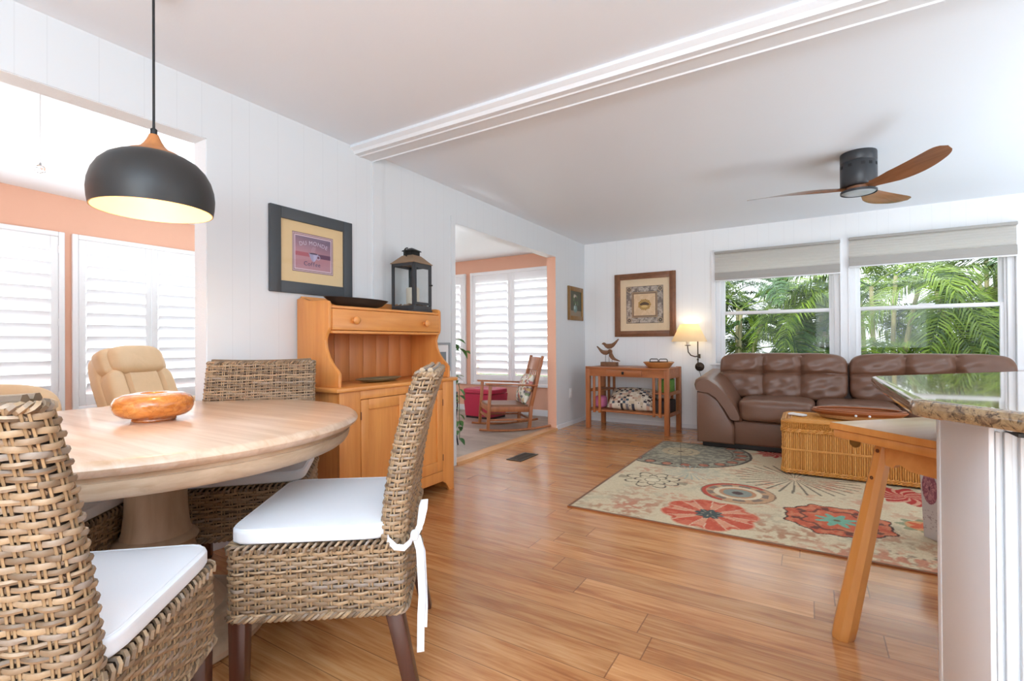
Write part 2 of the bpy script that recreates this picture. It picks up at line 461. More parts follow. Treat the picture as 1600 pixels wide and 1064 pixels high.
    def bar(s, p, q, w, h=None, up=(0, 0, 1), bev=0, w2=None, h2=None):
        """rectangular bar from p to q; w across, h along up"""
        p, q = Vector(p), Vector(q); h = h or w; w2 = w2 or w; h2 = h2 or h
        t = (q - p).normalized(); u = Vector(up); sd = t.cross(u)
        if sd.length < 1e-6: u = Vector((1, 0, 0)); sd = t.cross(u)
        sd.normalize(); u = sd.cross(t).normalized()
        vs = []
        for c, a, b in ((p, w, h), (q, w2, h2)):
            for i, j in ((-1, -1), (1, -1), (1, 1), (-1, 1)): vs.append(c + sd * (i * a / 2) + u * (j * b / 2))
        fs = [(0, 3, 2, 1), (4, 5, 6, 7), (0, 1, 5, 4), (1, 2, 6, 5), (2, 3, 7, 6), (3, 0, 4, 7)]
        if bev:
            b = bmesh.new(); bv = [b.verts.new(v) for v in vs]
            for f in fs: b.faces.new([bv[i] for i in f])
            bmesh.ops.bevel(b, geom=list(b.edges), offset=bev, segments=2, affect='EDGES', profile=.5)
            return s.bm(b)
        return s.add(vs, fs)
    def sphere(s, c, r, nu=20, nv=12, sc=(1, 1, 1), M=None):
        prof = [(max(1e-5, r * math.sin(PI * i / nv)), -r * math.cos(PI * i / nv)) for i in range(nv + 1)]
        mm = Matrix.Translation(c) @ (M if M is not None else Matrix.Identity(4)) @ Matrix.Diagonal((*sc, 1))
        return s.lathe(prof, nu, M=mm)
    def grid(s, fn, nu, nv, closed_u=False):
        vs = [fn(i / (nu if closed_u else nu - 1), j / (nv - 1)) for j in range(nv) for i in range(nu)]
        fs = []
        for j in range(nv - 1):
            for i in range(nu if closed_u else nu - 1):
                k = (i + 1) % nu; fs.append((j * nu + i, j * nu + k, (j + 1) * nu + k, (j + 1) * nu + i))
        return s.add(vs, fs)
    def puff(s, c, size, p=4.0, n=18, M=None, disp=None):
        """soft cushion: superellipsoid-like box. disp(u,v,w)->offset along z-ish normal in unit coords"""
        b = bmesh.new(); bmesh.ops.create_cube(b, size=2)
        bmesh.ops.subdivide_edges(b, edges=list(b.edges), cuts=n, use_grid_fill=True)
        for v in b.verts:
            x, y, z = v.co
            l = (abs(x) ** p + abs(y) ** p + abs(z) ** p) ** (1 / p)
            q = Vector((x / l, y / l, z / l))
            if disp: q = disp(q)
            v.co = Vector((q.x * size[0] / 2, q.y * size[1] / 2, q.z * size[2] / 2))
        if M is not None: b.transform(M)
        b.transform(Matrix.Translation(c))
        return s.bm(b)
    def mesh(s, name, mat, smooth=True, angle=40):
        me = bpy.data.meshes.new(name); me.from_pydata(s.v, [], s.f)
        me.materials.append(MATS[mat] if isinstance(mat, str) else mat)
        me.validate(); me.update()
        b = bmesh.new(); b.from_mesh(me); bmesh.ops.recalc_face_normals(b, faces=b.faces); b.to_mesh(me); b.free()
        if smooth:
            me.shade_smooth(); me.set_sharp_from_angle(angle=R(angle))
        return me

def tag(o, label=None, cat=None, group=None, kind=None):
    if label: o['label'] = label
    if cat: o['category'] = cat
    if group: o['group'] = group
    if kind: o['kind'] = kind
    return o
def thing(name, label, cat, loc=(0, 0, 0), rz=0, group=None, kind=None):
    o = bpy.data.objects.new(name, None); COL.objects.link(o)
    o.empty_display_size = .05; o.location = loc; o.rotation_euler = (0, 0, rz)
    return tag(o, label, cat, group, kind)
def part(mb, name, mat, parent=None, label=None, loc=None, smooth=True, angle=40, kind=None):
    me = mb.mesh(name, mat, smooth, angle) if isinstance(mb, MB) else mb
    o = bpy.data.objects.new(name, me); COL.objects.link(o)
    if parent is not None: o.parent = parent
    if loc is not None: o.location = loc
    if label: o['label'] = label
    if kind: o['kind'] = kind
    return o
def solo(mb, name, mat, label, cat, loc=(0, 0, 0), rz=0, group=None, smooth=True, kind=None, angle=40):
    o = part(mb, name, mat, None, None, loc, smooth, angle); o.rotation_euler = (0, 0, rz)
    return tag(o, label, cat, group, kind)
def struct(mb, name, mat, smooth=False, label=None):
    o = part(mb, name, mat, None, None, None, smooth); o['kind'] = 'structure'
    if label: o['label'] = label
    return o
def copy_tree(o, parent=None):
    c = o.copy(); COL.objects.link(c)
    if parent is not None: c.parent = parent
    for ch in list(o.children): copy_tree(ch, c)
    return c
def colour_mesh(name, mat, X, Y, Z, C):
    """grid of points (nv,nu) with one colour per point"""
    nv, nu = X.shape
    me = bpy.data.meshes.new(name)
    vs = np.stack([X, Y, Z], -1).reshape(-1, 3)
    idx = np.arange(nv * nu).reshape(nv, nu)
    q = np.stack([idx[:-1, :-1], idx[:-1, 1:], idx[1:, 1:], idx[1:, :-1]], -1).reshape(-1, 4)
    me.vertices.add(len(vs)); me.vertices.foreach_set('co', vs.ravel())
    me.loops.add(q.size); me.loops.foreach_set('vertex_index', q.ravel().astype(np.int32))
    me.polygons.add(len(q)); me.polygons.foreach_set('loop_start', np.arange(0, q.size, 4, dtype=np.int32))
    me.update(calc_edges=True)
    a = me.color_attributes.new('col', 'FLOAT_COLOR', 'POINT')
    c4 = np.concatenate([C.reshape(-1, 3), np.ones((nv * nu, 1))], 1).astype(np.float32)
    a.data.foreach_set('color', c4.ravel())
    me.materials.append(MATS[mat]); me.shade_smooth()
    return me
RNG = np.random.default_rng(7)
def vnoise(x, y, seed=0):
    """smooth value noise on arrays"""
    r = np.random.default_rng(seed).random((64, 64))
    xi = np.floor(x).astype(int); yi = np.floor(y).astype(int); fx = x - xi; fy = y - yi
    fx = fx * fx * (3 - 2 * fx); fy = fy * fy * (3 - 2 * fy)
    g = lambda a, b: r[a % 64, b % 64]
    return (g(xi, yi) * (1 - fx) + g(xi + 1, yi) * fx) * (1 - fy) + (g(xi, yi + 1) * (1 - fx) + g(xi + 1, yi + 1) * fx) * fy
def fbm(x, y, seed=0, o=4):
    t = 0; a = .5; 
    for i in range(o): t = t + a * vnoise(x * 2 ** i, y * 2 ** i, seed + i); a *= .5
    return t / (1 - .5 ** o)

# ------------------------------------------------------------------ the setting
XL, YF, ZC = -2.557, 6.058, 2.335      # left wall face, far wall face, ceiling
WT = .11                               # wall thickness
XR, YB = 4.2, -2.6
O1 = (-.75, 1.276, 2.06); O2 = (3.262, 5.187, 2.05)
SX, SYB = -6.03, -.9                   # sunroom outer wall face, near end

struct(MB().box(XL - WT, XR, YB, YF + .15, -.12, 0), 'floor', 'honey_laminate')
struct(MB().box(SX - .2, XL - WT, SYB - .2, YF + .15, -.12, -.002), 'floor', 'grey_brown_vinyl')
struct(MB().box(XL - WT, XR + .2, YB - .2, YF + .2, ZC, ZC + .25), 'ceiling', 'ceiling_white')
# sunroom ceiling falls gently towards the end wall
m = MB(); zs = lambda y: 2.30 + (YF - y) * .034
m.add([(SX - .3, SYB - .2, zs(SYB - .2)), (XL - WT, SYB - .2, zs(SYB - .2)), (XL - WT, YF + .2, zs(YF + .2)), (SX - .3, YF + .2, zs(YF + .2)),
       (SX - .3, SYB - .2, 2.85), (XL - WT, SYB - .2, 2.85), (XL - WT, YF + .2, 2.85), (SX - .3, YF + .2, 2.85)],
      [(0, 3, 2, 1), (4, 5, 6, 7), (0, 1, 5, 4), (1, 2, 6, 5), (2, 3, 7, 6), (3, 0, 4, 7)])
struct(m, 'ceiling', 'white_paint')
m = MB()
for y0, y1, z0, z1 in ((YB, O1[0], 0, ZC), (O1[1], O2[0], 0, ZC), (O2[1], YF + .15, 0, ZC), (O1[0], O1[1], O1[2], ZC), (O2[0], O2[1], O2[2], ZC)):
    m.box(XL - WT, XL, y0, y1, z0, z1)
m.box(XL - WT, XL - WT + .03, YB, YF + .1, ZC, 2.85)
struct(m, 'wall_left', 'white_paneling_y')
# opening linings
m = MB()
m.box(XL - WT - .004, XL - .004, O1[1] - .003, O1[1] + .001, 0, O1[2]); m.box(XL - WT - .004, XL - .004, O1[0], O1[1], O1[2] - .003, O1[2] + .001)
m.box(XL - WT - .004, XL - .004, O2[0], O2[1], O2[2] - .003, O2[2] + .001)
struct(m, 'trim_1', 'textured_white')
m = MB(); m.box(XL - WT - .004, XL - .002, O2[1] - .004, O2[1], 0, O2[2] - .003)
struct(m, 'trim_2', 'peach_wall')
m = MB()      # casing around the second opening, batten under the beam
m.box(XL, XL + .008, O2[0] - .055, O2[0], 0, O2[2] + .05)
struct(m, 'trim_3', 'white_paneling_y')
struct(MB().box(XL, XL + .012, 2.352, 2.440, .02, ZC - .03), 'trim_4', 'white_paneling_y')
m = MB(); m.prism([(XL - WT - .02, 0), (XL - WT - .02, .012), (XL - .07, .022), (XL + .012, .022), (XL + .02, 0)], O2[0] + .003, O2[1] - .004, 'y')
struct(m, 'trim_5', 'threshold_wood')
m = MB(); m.box(XL, XL + .012, O2[1], YF, 0, .05); m.box(XL, XL + .012, O1[1], O2[0] - .06, 0, .05); struct(m, 'baseboard_left', 'white_paint')
struct(MB().box(XL + .012, 3.0, YF - .012, YF, 0, .05), 'baseboard_far', 'white_paint')
# ceiling beam
m = MB()
m.prism([(2.17, ZC), (2.165, 2.315), (2.19, 2.300), (2.20, 2.283), (2.345, 2.283), (2.352, 2.300), (2.375, 2.308), (2.382, ZC)], XL, XR, 'x')
m.prism([(2.235, 2.2835), (2.242, 2.277), (2.249, 2.2835)], XL, XR, 'x')
m.prism([(2.345, 2.2835), (2.350, 2.276), (2.356, 2.2835), (2.356, 2.30), (2.345, 2.30)], XL, XR, 'x')
struct(m, 'ceiling_beam', 'white_paint')

# far wall with two windows
W1 = (-.925, .275, .78, 2.055); W2 = (.36, 1.582, .78, 2.075)
def wall_with_holes(x0, x1, z0, z1, y0, y1, holes, name, mat):
    m = MB(); xs = x0
    for hx0, hx1, hz0, hz1 in holes:
        m.box(xs, hx0, y0, y1, z0, z1); m.box(hx0, hx1, y0, y1, z0, hz0); m.box(hx0, hx1, y0, y1, hz1, z1); xs = hx1
    m.box(xs, x1, y0, y1, z0, z1); return struct(m, name, mat)
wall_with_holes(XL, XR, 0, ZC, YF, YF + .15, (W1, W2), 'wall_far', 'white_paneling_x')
# right and back walls, each with its window opening
m = MB(); m.box(XR, XR + .12, YB, .5, 0, ZC); m.box(XR, XR + .12, 3.9, YF + .15, 0, ZC); m.box(XR, XR + .12, .5, 3.9, 0, .6); m.box(XR, XR + .12, .5, 3.9, 2.2, ZC)
struct(m, 'wall_right', 'white_paint')
m = MB(); m.box(XL - WT, -1.2, YB - .12, YB, 0, ZC); m.box(2.4, XR + .12, YB - .12, YB, 0, ZC); m.box(-1.2, 2.4, YB - .12, YB, 0, .4); m.box(-1.2, 2.4, YB - .12, YB, 2.3, ZC)
struct(m, 'wall_back', 'white_paint')

def sash_window(name, W, x0g, x1g, zr=1.354):
    x0, x1, z0, z1 = W
    t = thing(name, None, None, ((x0 + x1) / 2, YF + .04, z0), kind='structure')
    cx, cz = (x0 + x1) / 2, z0
    B = lambda a, b, c, d, e, f, bev=.004: MB().box(a - cx, b - cx, c, d, e - cz, f - cz, bev)
    m = MB()
    for a, b in ((x0 + .001, x0 + .05), (x1 - .05, x1 - .001)): m.box(a - cx, b - cx, -.02, .09, .002, z1 - cz - .002, .004)
    m.box(x0 + .05 - cx, x1 - .05 - cx, -.02, .09, .002, .045, .004); m.box(x0 + .05 - cx, x1 - .05 - cx, -.02, .09, z1 - cz - .045, z1 - cz - .002, .004)
    for sx in (x0 + .052, x1 - .066): m.box(sx - cx, sx + .014 - cx, .002, .012, .05, z1 - cz - .05)
    part(m, 'frame', 'vinyl_white', t)
    for nm, za, zb, y in (('lower_sash', z0 + .046, zr + .022, .012), ('upper_sash', zr - .016, z1 - .046, .046)):
        m = MB(); a, b = x0 + .053 - cx, x1 - .053 - cx; wd = .040
        m.box(a, a + wd, y, y + .03, za - cz, zb - cz, .003); m.box(b - wd, b, y, y + .03, za - cz, zb - cz, .003)
        m.box(a + wd, b - wd, y, y + .03, za - cz, za + .04 - cz, .003); m.box(a + wd, b - wd, y, y + .03, zb - .034 - cz, zb - cz, .003)
        s = part(m, nm, 'vinyl_white', t)
        part(MB().box(a + wd, b - wd, y + .013, y + .016, za + .04 - cz, zb - .034 - cz), 'pane', 'window_glass', s)
    m = MB().box(-.06, .06, -.004, .012, zr + .022 - cz, zr + .034 - cz, .003); part(m, 'sash_lock', 'vinyl_white', t)
    return t
sash_window('window_1', W1, -.85, .24); sash_window('window_2', W2, .42, 1.49)
m = MB()
for a, b in ((W1[0] - .045, W1[0]), (W1[1], W1[1] + .018), (W2[0] - .018, W2[0]), (W2[1], W2[1] + .045)): m.box(a, b, YF - .012, YF + .001, .70, 2.09, .003)
m.box(W1[1] + .018, W2[0] - .018, YF - .006, YF + .001, .70, 2.12)
struct(m, 'trim_6', 'vinyl_white')
struct(MB().box(W1[0] - .06, W2[1] + .06, YF - .03, YF + .03, .755, .78, .006), 'trim_7', 'vinyl_white')

# sunroom outer walls with openings behind the shutters
m = MB()
SH = (.40, 2.10)
def yholes(holes, x0, x1, y0, y1, z0, z1):
    ys = y0
    for a, b in holes:
        m.box(x0, x1, ys, a, z0, z1); m.box(x0, x1, a, b, z0, SH[0] + .05); m.box(x0, x1, a, b, SH[1] - .05, z1); ys = b
    m.box(x0, x1, ys, y1, z0, z1)
yholes(((.10, 1.66), (1.83, 4.27), (4.45, 5.55)), SX - .12, SX, SYB, YF + .12, 0, 2.85)
struct(m, 'wall_left', 'peach_wall')
m = MB(); xs = SX
for a, b in ((-5.60, -4.57), (-4.37, -2.98)):
    m.box(xs, a, YF, YF + .12, 0, 2.85); m.box(a, b, YF, YF + .12, 0, SH[0] + .05); m.box(a, b, YF, YF + .12, SH[1] - .05, 2.85); xs = b
m.box(xs, XL - WT, YF, YF + .12, 0, 2.85)
struct(m, 'wall_far', 'peach_wall')
struct(MB().box(SX, XL - WT, SYB - .12, SYB, 0, 2.85), 'wall_back', 'peach_wall')
m = MB(); m.box(SX, XL - WT, YF - .012, YF, -.002, .085); m.box(SX, SX + .012, SYB, YF - .012, -.002, .085); struct(m, 'baseboard_far', 'white_paint')

def shutter(label, origin, rz, n_panels, pw, group=None, tilt=54, z0=SH[0], z1=SH[1]):
    """plantation shutter; local x along the wall, local -y into the room"""
    t = thing('plantation_shutter', label, 'shutter', (*origin, z0), rz, group)
    H = z1 - z0; W = n_panels * pw + .09
    m = MB()
    for a, b, c, d in ((0, .045, 0, H), (W - .045, W, 0, H), (.045, W - .045, 0, .045), (.045, W - .045, H - .045, H)): m.box(a, b, -.035, .0, c, d, .006)
    part(m, 'outer_frame', 'shutter_white', t)
    for k in range(n_panels):
        x0 = .047 + k * pw; x1 = x0 + pw - .004; st = .055
        m = MB(); zb, zt = .048, H - .048
        m.box(x0, x0 + st, -.030, -.004, zb, zt, .004); m.box(x1 - st, x1, -.030, -.004, zb, zt, .004)
        m.box(x0 + st, x1 - st, -.030, -.004, zb, zb + .11, .004); m.box(x0 + st, x1 - st, -.030, -.004, zt - .12, zt, .004)
        p = part(m, 'shutter_panel', 'shutter_white', t)
        m = MB(); za, ze = zb + .11, zt - .12; nl = 12; pitch = (ze - za) / nl
        ca, sa = math.cos(R(tilt)), math.sin(R(tilt))
        for i in range(nl):
            c = za + (i + .5) * pitch; w_ = .058
            poly = []
            for (u, v) in ((-w_, 0), (-w_ * .6, .0045), (0, .006), (w_ * .6, .0045), (w_, 0), (w_ * .6, -.0045), (0, -.006), (-w_ * .6, -.0045)):
                # room edge up, outside edge down
                poly.append((-.017 + u * ca - v * sa, c - u * sa - v * ca))
            m.prism(poly, x0 + st + .002, x1 - st - .002, 'x')
        part(m, 'louvers', 'louver_white', p)
        for zz in (zb + .12, (zb + zt) / 2, zt - .12):
            xx = .047 if k == 0 else W - .047
            part(MB().tube([(xx, -.036, zz - .035), (xx, -.036, zz + .035)], .005, 8), 'hinge', 'shutter_white', p)
    return t
Lr = R(90)   # along +y on the left wall: local x -> +y, local -y -> +x
shutter('white plantation shutter behind the tan armchair, left of the peach wall strip', (SX, .02), Lr, 2, .805)
shutter('wide white plantation shutter behind the tan recliner', (SX, 1.775), Lr, 4, .612)
shutter('white plantation shutter hidden towards the sunroom corner', (SX, 4.42), Lr, 2, .55)
shutter('white two-panel plantation shutter behind the rocking chair', (-4.43, YF), 0, 2, .69)
shutter('narrow white plantation shutter above the red ottoman, behind the houseplant', (-5.65, YF), 0, 2, .52)

# ------------------------------------------------------------------ outside
struct(MB().box(-14, 14, YF + .3, 22, -.55, -.45), 'ground_outside', 'grass')
def frond_mesh(seed, L=1.9, n=46, droop=.9, wl=.36):
    rd = random.Random(seed); m = MB()
    pts = []
    for i in range(15):
        s = i / 14; pts.append(Vector((L * (s - .22 * s * s), 0, L * (.62 * s - droop * s * s))))
    m.tube(pts, [.012 * (1 - .85 * i / 14) for i in range(15)], 5)
    for i in range(n):
        s = .16 + .84 * i / (n - 1); k = s * 14; a = int(min(13, k)); f = k - a
        p = pts[a].lerp(pts[a + 1], f); tg = (pts[a + 1] - pts[a]).normalized()
        ll = wl * (math.sin(PI * min(1, .12 + .9 * s)) ** .6) * rd.uniform(.85, 1.1) + .06
        for sd in (-1, 1):
            lat = Vector((0, sd, 0)); upv = tg.cross(lat) * sd
            if upv.z < 0: upv = -upv
            d = (tg * rd.uniform(.55, .75) + lat * .85 + upv * rd.uniform(.05, .4)).normalized()
            wv = (tg - d * tg.dot(d)).normalized() * .0095
            q1 = p + d * ll * .45; q2 = p + d * ll + Vector((0, 0, -.32 * ll))
            m.add([p - wv * .5, p + wv * .5, q1 + wv, q1 - wv, q2], [(0, 1, 2, 3), (3, 2, 4)])
    return m
FR = {}
def palm(seed, loc, h, ncane, nfrond, mat, label, spread=.35, scale=1.0):
    rd = random.Random(seed)
    t = thing('palm_tree', label, 'palm', loc, rd.uniform(0, 6), 'palms outside the living room windows')
    tops = []
    for i in range(ncane):
        a = 2 * PI * i / ncane + rd.uniform(-.5, .5); r0 = rd.uniform(.05, .2); r1 = r0 + rd.uniform(.05, spread)
        hh = h * rd.uniform(.7, 1.05)
        pts = [Vector((math.cos(a) * (r0 + (r1 - r0) * s * s), math.sin(a) * (r0 + (r1 - r0) * s * s), hh * s)) for s in [k / 8 for k in range(9)]]
        part(MB().tube(pts, [.038 - .012 * k / 8 for k in range(9)], 8), 'cane', 'palm_cane', t)
        tops.append((pts[-1], a)); tops.append((pts[6], a)); tops.append((pts[4], a))
    m = MB()
    for i in range(nfrond):
        c, a = tops[i % len(tops)]
        key = (rd.randrange(4))
        if key not in FR: FR[key] = frond_mesh(key + 11, 1.5 + .2 * key, 58, .55 + .15 * key)
        f = FR[key]; M = Matrix.Translation(c) @ Matrix.Rotation(a + rd.uniform(-1.6, 1.6), 4, 'Z') @ Matrix.Rotation(rd.uniform(-.5, .35), 4, 'Y') @ Matrix.Rotation(rd.uniform(-.5, .5), 4, 'X') @ Matrix.Scale(scale * rd.uniform(.75, 1.1), 4)
        m.add([M @ Vector(v) for v in f.v], f.f)
    part(m, 'fronds', mat, t, smooth=False)
    return t
PL = 'areca palm clump outside the living room windows, one of a dense hedge of palms'
for i, (x, y, h, nc, nf, mt) in enumerate((
        (-2.1, 8.0, 2.6, 4, 15, 'palm_leaf'), (-.95, 7.7, 2.5, 4, 15, 'palm_leaf'), (.0, 8.3, 2.2, 4, 16, 'palm_leaf_dark'),
        (.85, 7.8, 2.9, 4, 15, 'palm_leaf'), (1.75, 8.1, 2.7, 4, 16, 'palm_leaf'), (2.7, 7.9, 2.4, 4, 15, 'palm_leaf_dark'),
        (-1.5, 9.4, 3.0, 4, 16, 'palm_leaf_dark'), (.4, 9.6, 3.2, 4, 16, 'palm_leaf'), (2.3, 9.6, 3.2, 4, 16, 'palm_leaf_dark'), (3.9, 8.9, 3.0, 4, 15, 'palm_leaf'),
        (-3.4, 9.2, 2.8, 4, 14, 'palm_leaf'))):
    palm(100 + i, (x * 1.06, y + .9, -.46), h, nc, nf + 14, mt, PL)

# ------------------------------------------------------------------ roller shades
def roller(label, x0, x1, z1, z0, zh):
    t = thing('roller_shade', label, 'window shade', ((x0 + x1) / 2, YF - .012, z1)); hw = (x1 - x0) / 2; H = z1 - z0
    part(MB().box(-hw, hw, -.045, -.002, -.028, 0, .006), 'headrail', 'linen_shade', t)
    m = MB(); n = 14; pr = []
    for i in range(n + 1):
        pr.append((-.012 - .004 * (i % 2), -.028 - (H - .028 - .10) * i / n))
    back = [(a + .008, b) for a, b in reversed(pr)]
    m.prism(pr + back, -hw + .004, hw - .004, 'x')
    part(m, 'shade_fabric', 'roller_linen', t, smooth=False)
    m = MB(); m.prism([(-.026, -H + .10), (-.034, -H + .05), (-.030, -H + .012), (-.010, -H + .012), (-.008, -H + .10)], -hw + .003, hw - .003, 'x')
    part(m, 'stacked_hem', 'linen_shade', t, smooth=False)  # hem in a darker colour, standing in for less daylight through stacked fabric
    part(MB().box(-hw, hw, -.036, -.006, -H, -H + .012, .003), 'bottom_rail', 'vinyl_white', t)
roller('light grey cellular shade raised over the window nearest the wall lamp', -.928, .280, 2.066, 1.722, 0)
roller('light grey cellular shade raised over the window behind the granite counter', .352, 1.586, 2.080, 1.775, 0)

# ------------------------------------------------------------------ rug
def rug():
    x0, x1, y0, y1 = -1.30, 1.62, 2.78, 5.12; st = .0065
    nu = int((x1 - x0) / st); nv = int((y1 - y0) / st)
    X, Y = np.meshgrid(np.linspace(x0, x1, nu), np.linspace(y0, y1, nv))
    L = lambda *c: np.array(lin(*c))
    C = np.ones((nv, nu, 3)) * L(214, 198, 164)
    def lay(mask, c, a=1.0):
        nonlocal C
        mk = np.clip(mask, 0, 1)[..., None] * a; C = C * (1 - mk) + np.array(c) * mk
    wx = X + .03 * (fbm(X * 9, Y * 9, 3) - .5); wy = Y + .03 * (fbm(X * 9, Y * 9, 9) - .5)
    ss = lambda v, a, b: np.clip((v - a) / (b - a), 0, 1)
    n1 = fbm(X * 3.1, Y * 3.1, 20); n2 = fbm(X * 30, Y * 30, 30); n3 = fbm(X * 7, Y * 7, 44)
    lay(ss(n1, .50, .62) * ss(n2, .42, .58), L(176, 170, 144), .6)
    lay(ss(n3, .52, .62) * ss(n2, .45, .6), L(206, 150, 118), .55)
    front = np.exp(-((Y - 2.95) / .22) ** 2)
    lay(front * ss(n2, .40, .55) * ss(n3, .38, .56), L(170, 118, 86), .75)
    lay(ss(fbm(X * 40, Y * 40, 61), .62, .68) * ss(X, .1, .5) * np.exp(-((Y - 2.93) / .15) ** 2), L(70, 62, 58), .8)
    for px, py, r in ((-.77, 3.33, .10), (-.98, 2.98, .2), (.06, 2.78, .22), (.3, 3.75, .16), (-1.1, 3.9, .14), (-.25, 3.93, .12), (.4, 2.85, .25), (.1, 4.05, .14)):
        d = np.hypot(X - px, Y - py); lay(ss(-d, -r, -r * .3) * ss(n2, .42, .55), L(208, 132, 104), .6)
    def polar(cx, cy, rot=0):
        dx, dy = wx * .35 + X * .65 - cx, wy * .35 + Y * .65 - cy
        return np.hypot(dx, dy), np.arctan2(dy, dx) + rot
    band = lambda r, a, b: ((r > a) & (r < b)).astype(float)
    ink = L(66, 52, 44)
    # big dark wheel at the back left corner
    r, a = polar(-1.03, 4.69)
    inr = (r < .60).astype(float)
    lay(inr, L(150, 146, 126), .85); lay(inr * ss(n2, .45, .5) , L(106, 102, 90), .65)
    sc = np.abs(np.cos(a * 14)) * .012
    lay(band(r, .11, .17) , L(206, 180, 140), .6)
    lay((r < .10).astype(float), L(210, 190, 150), .6)
    lay((np.abs(np.sin(a * 7)) * r < .018).astype(float) * inr * (r < .5), ink, .9)
    scal = np.hypot((((a / (2 * PI) * 22) % 1) - .5) * .165 * r / .52, (r - .515))
    lay((scal < .052).astype(float), ink, .9); lay((scal < .042).astype(float), L(166, 96, 72)); lay((scal < .03).astype(float) * ss(n2, .45, .5), L(190, 130, 100), .8)
    lay(band(r, .578, .6), ink, .9); lay(band(r, .44, .452), ink, .7)
    # outlined lotus
    r, a = polar(-1.0, 3.62, .2)
    for nn, ra, rb, ph in ((8, .10, .20, 0), (8, .06, .125, PI / 8)):
        pet = ra + (rb - ra) * np.abs(np.cos((a + ph) * nn / 2)) ** .6
        lay((r < pet).astype(float), L(216, 200, 166)); lay((np.abs(r - pet) < .0075).astype(float), ink, .95)
    lay(((np.abs(a % (PI) - .25) < .16) & (r > .18) & (r < .25)).astype(float), ink, .5)
    lay((r < .055).astype(float), L(226, 212, 180)); lay(band(r, .05, .058), ink, .9)
    # ringed disc
    r, a = polar(-.42, 3.59)
    lay((r < .23).astype(float), L(196, 150, 110), .9)
    lay(band(r, .195, .225) * (np.cos(a - 2.6) > -.2), L(190, 74, 52)); lay(band(r, .15, .19) * (np.cos(a * 9) > -.4), L(112, 104, 96), .8)
    lay(band(r, .115, .148), L(222, 204, 170)); lay((r < .112).astype(float), L(192, 138, 100)); lay((r < .09).astype(float), L(140, 146, 134)); lay((r < .035).astype(float), L(84, 62, 56))
    lay(band(r, .222, .23), L(90, 70, 60), .7)
    # red flower
    r, a = polar(-.515, 3.07, .1)
    pet = .235 + .035 * np.abs(np.sin(a * 4))
    lay((r < pet).astype(float), L(200, 84, 56)); lay((r < pet).astype(float) * ss(n2, .5, .56), L(214, 118, 86), .6)
    tri = np.abs(((a * 8 / (2 * PI)) % 1) - .5)
    lay(((tri > .30) & (r < pet * .88) & (r > .06)).astype(float) * (1 - ss(r * 1.0, .1, .26) * .3), L(222, 166, 132), .85)
    lay((np.abs(tri - .30) < .018).astype(float) * (r < pet), L(228, 200, 168), .9); lay((np.abs(r - pet) < .006).astype(float), L(216, 150, 120), .8)
    core = .055 + .03 * np.abs(np.cos(a * 4)); lay((r < core).astype(float), L(66, 80, 78)); lay((np.abs(np.sin(a * 4)) < .12) * (r < core), L(206, 180, 150), .8)
    # ornate red medallion with turquoise heart
    r, a = polar(.125, 3.32, .35)
    edge = .235 + .03 * np.abs(np.cos(a * 4)) + .012 * np.cos(a * 16)
    lay((r < edge + .012).astype(float), L(70, 44, 36)); lay((r < edge).astype(float), L(196, 92, 60)); lay((r < edge).astype(float) * ss(n2, .5, .55), L(214, 140, 100), .6)
    lay((np.abs(r - .17 - .02 * np.cos(a * 8)) < .010).astype(float), L(86, 54, 44), .85); lay((np.cos(a * 8 + 1.5) > .75) * band(r, .18, .23), L(70, 50, 46), .8)
    lay((r < .125 + .015 * np.cos(a * 8)).astype(float), L(204, 100, 66)); lay((r < .085 + .03 * np.cos(a * 8)).astype(float), L(120, 176, 150)); lay((r < .018).astype(float), L(110, 104, 74))
    # starbursts
    for cx, cy, rr, nn, c in ((-.10, 4.16, .40, 30, L(92, 82, 70)), (-.80, 3.98, .22, 26, L(150, 164, 156)), (.95, 3.2, .3, 26, L(120, 130, 110))):
        r, a = polar(cx, cy); lay((np.abs(((a * nn / (2 * PI)) % 1) - .5) < .20 * (1 - r / rr * .55)) * (r < rr) * (r > .03) * 1.0, c, .85)
    # red carnations half under the trunk, small rosettes
    for cx, cy, rr in ((.53, 4.06, .22), (-.28, 4.99, .16), (1.15, 4.6, .25)):
        r, a = polar(cx, cy); e = rr * (.85 + .15 * np.cos(a * 9)); lay((r < e).astype(float), L(176, 40, 34)); lay((np.cos(a * 12 + r * 60) > .35) * (r < e), L(220, 170, 140), .8)
    r, a = polar(.53, 3.45); lay((r < .11 + .02 * np.cos(a * 8)).astype(float), L(120, 132, 96), .8); lay((r < .085).astype(float), L(206, 150, 100)); lay((r < .06 + .02 * np.cos(a * 5)), L(200, 90, 50))
    # border line at the very edge
    ed = np.minimum(np.minimum(X - x0, x1 - X), np.minimum(Y - y0, y1 - Y)); lay((ed < .014).astype(float), L(130, 92, 66))
    C *= (.90 + .2 * RNG.random((nv, nu)))[..., None]
    Z = np.full_like(X, .009)
    me = colour_mesh('rug', 'rug_pile', X, Y, Z, C)
    t = thing('area_rug', 'cream patterned rug with red flowers and dark medallions on the wood floor', 'rug', (0, 0, 0))
    part(me, 'pile', None, t)
    part(MB().box(x0, x1, y0, y1, .001, .0085), 'backing', 'basket_band', t)
rug()

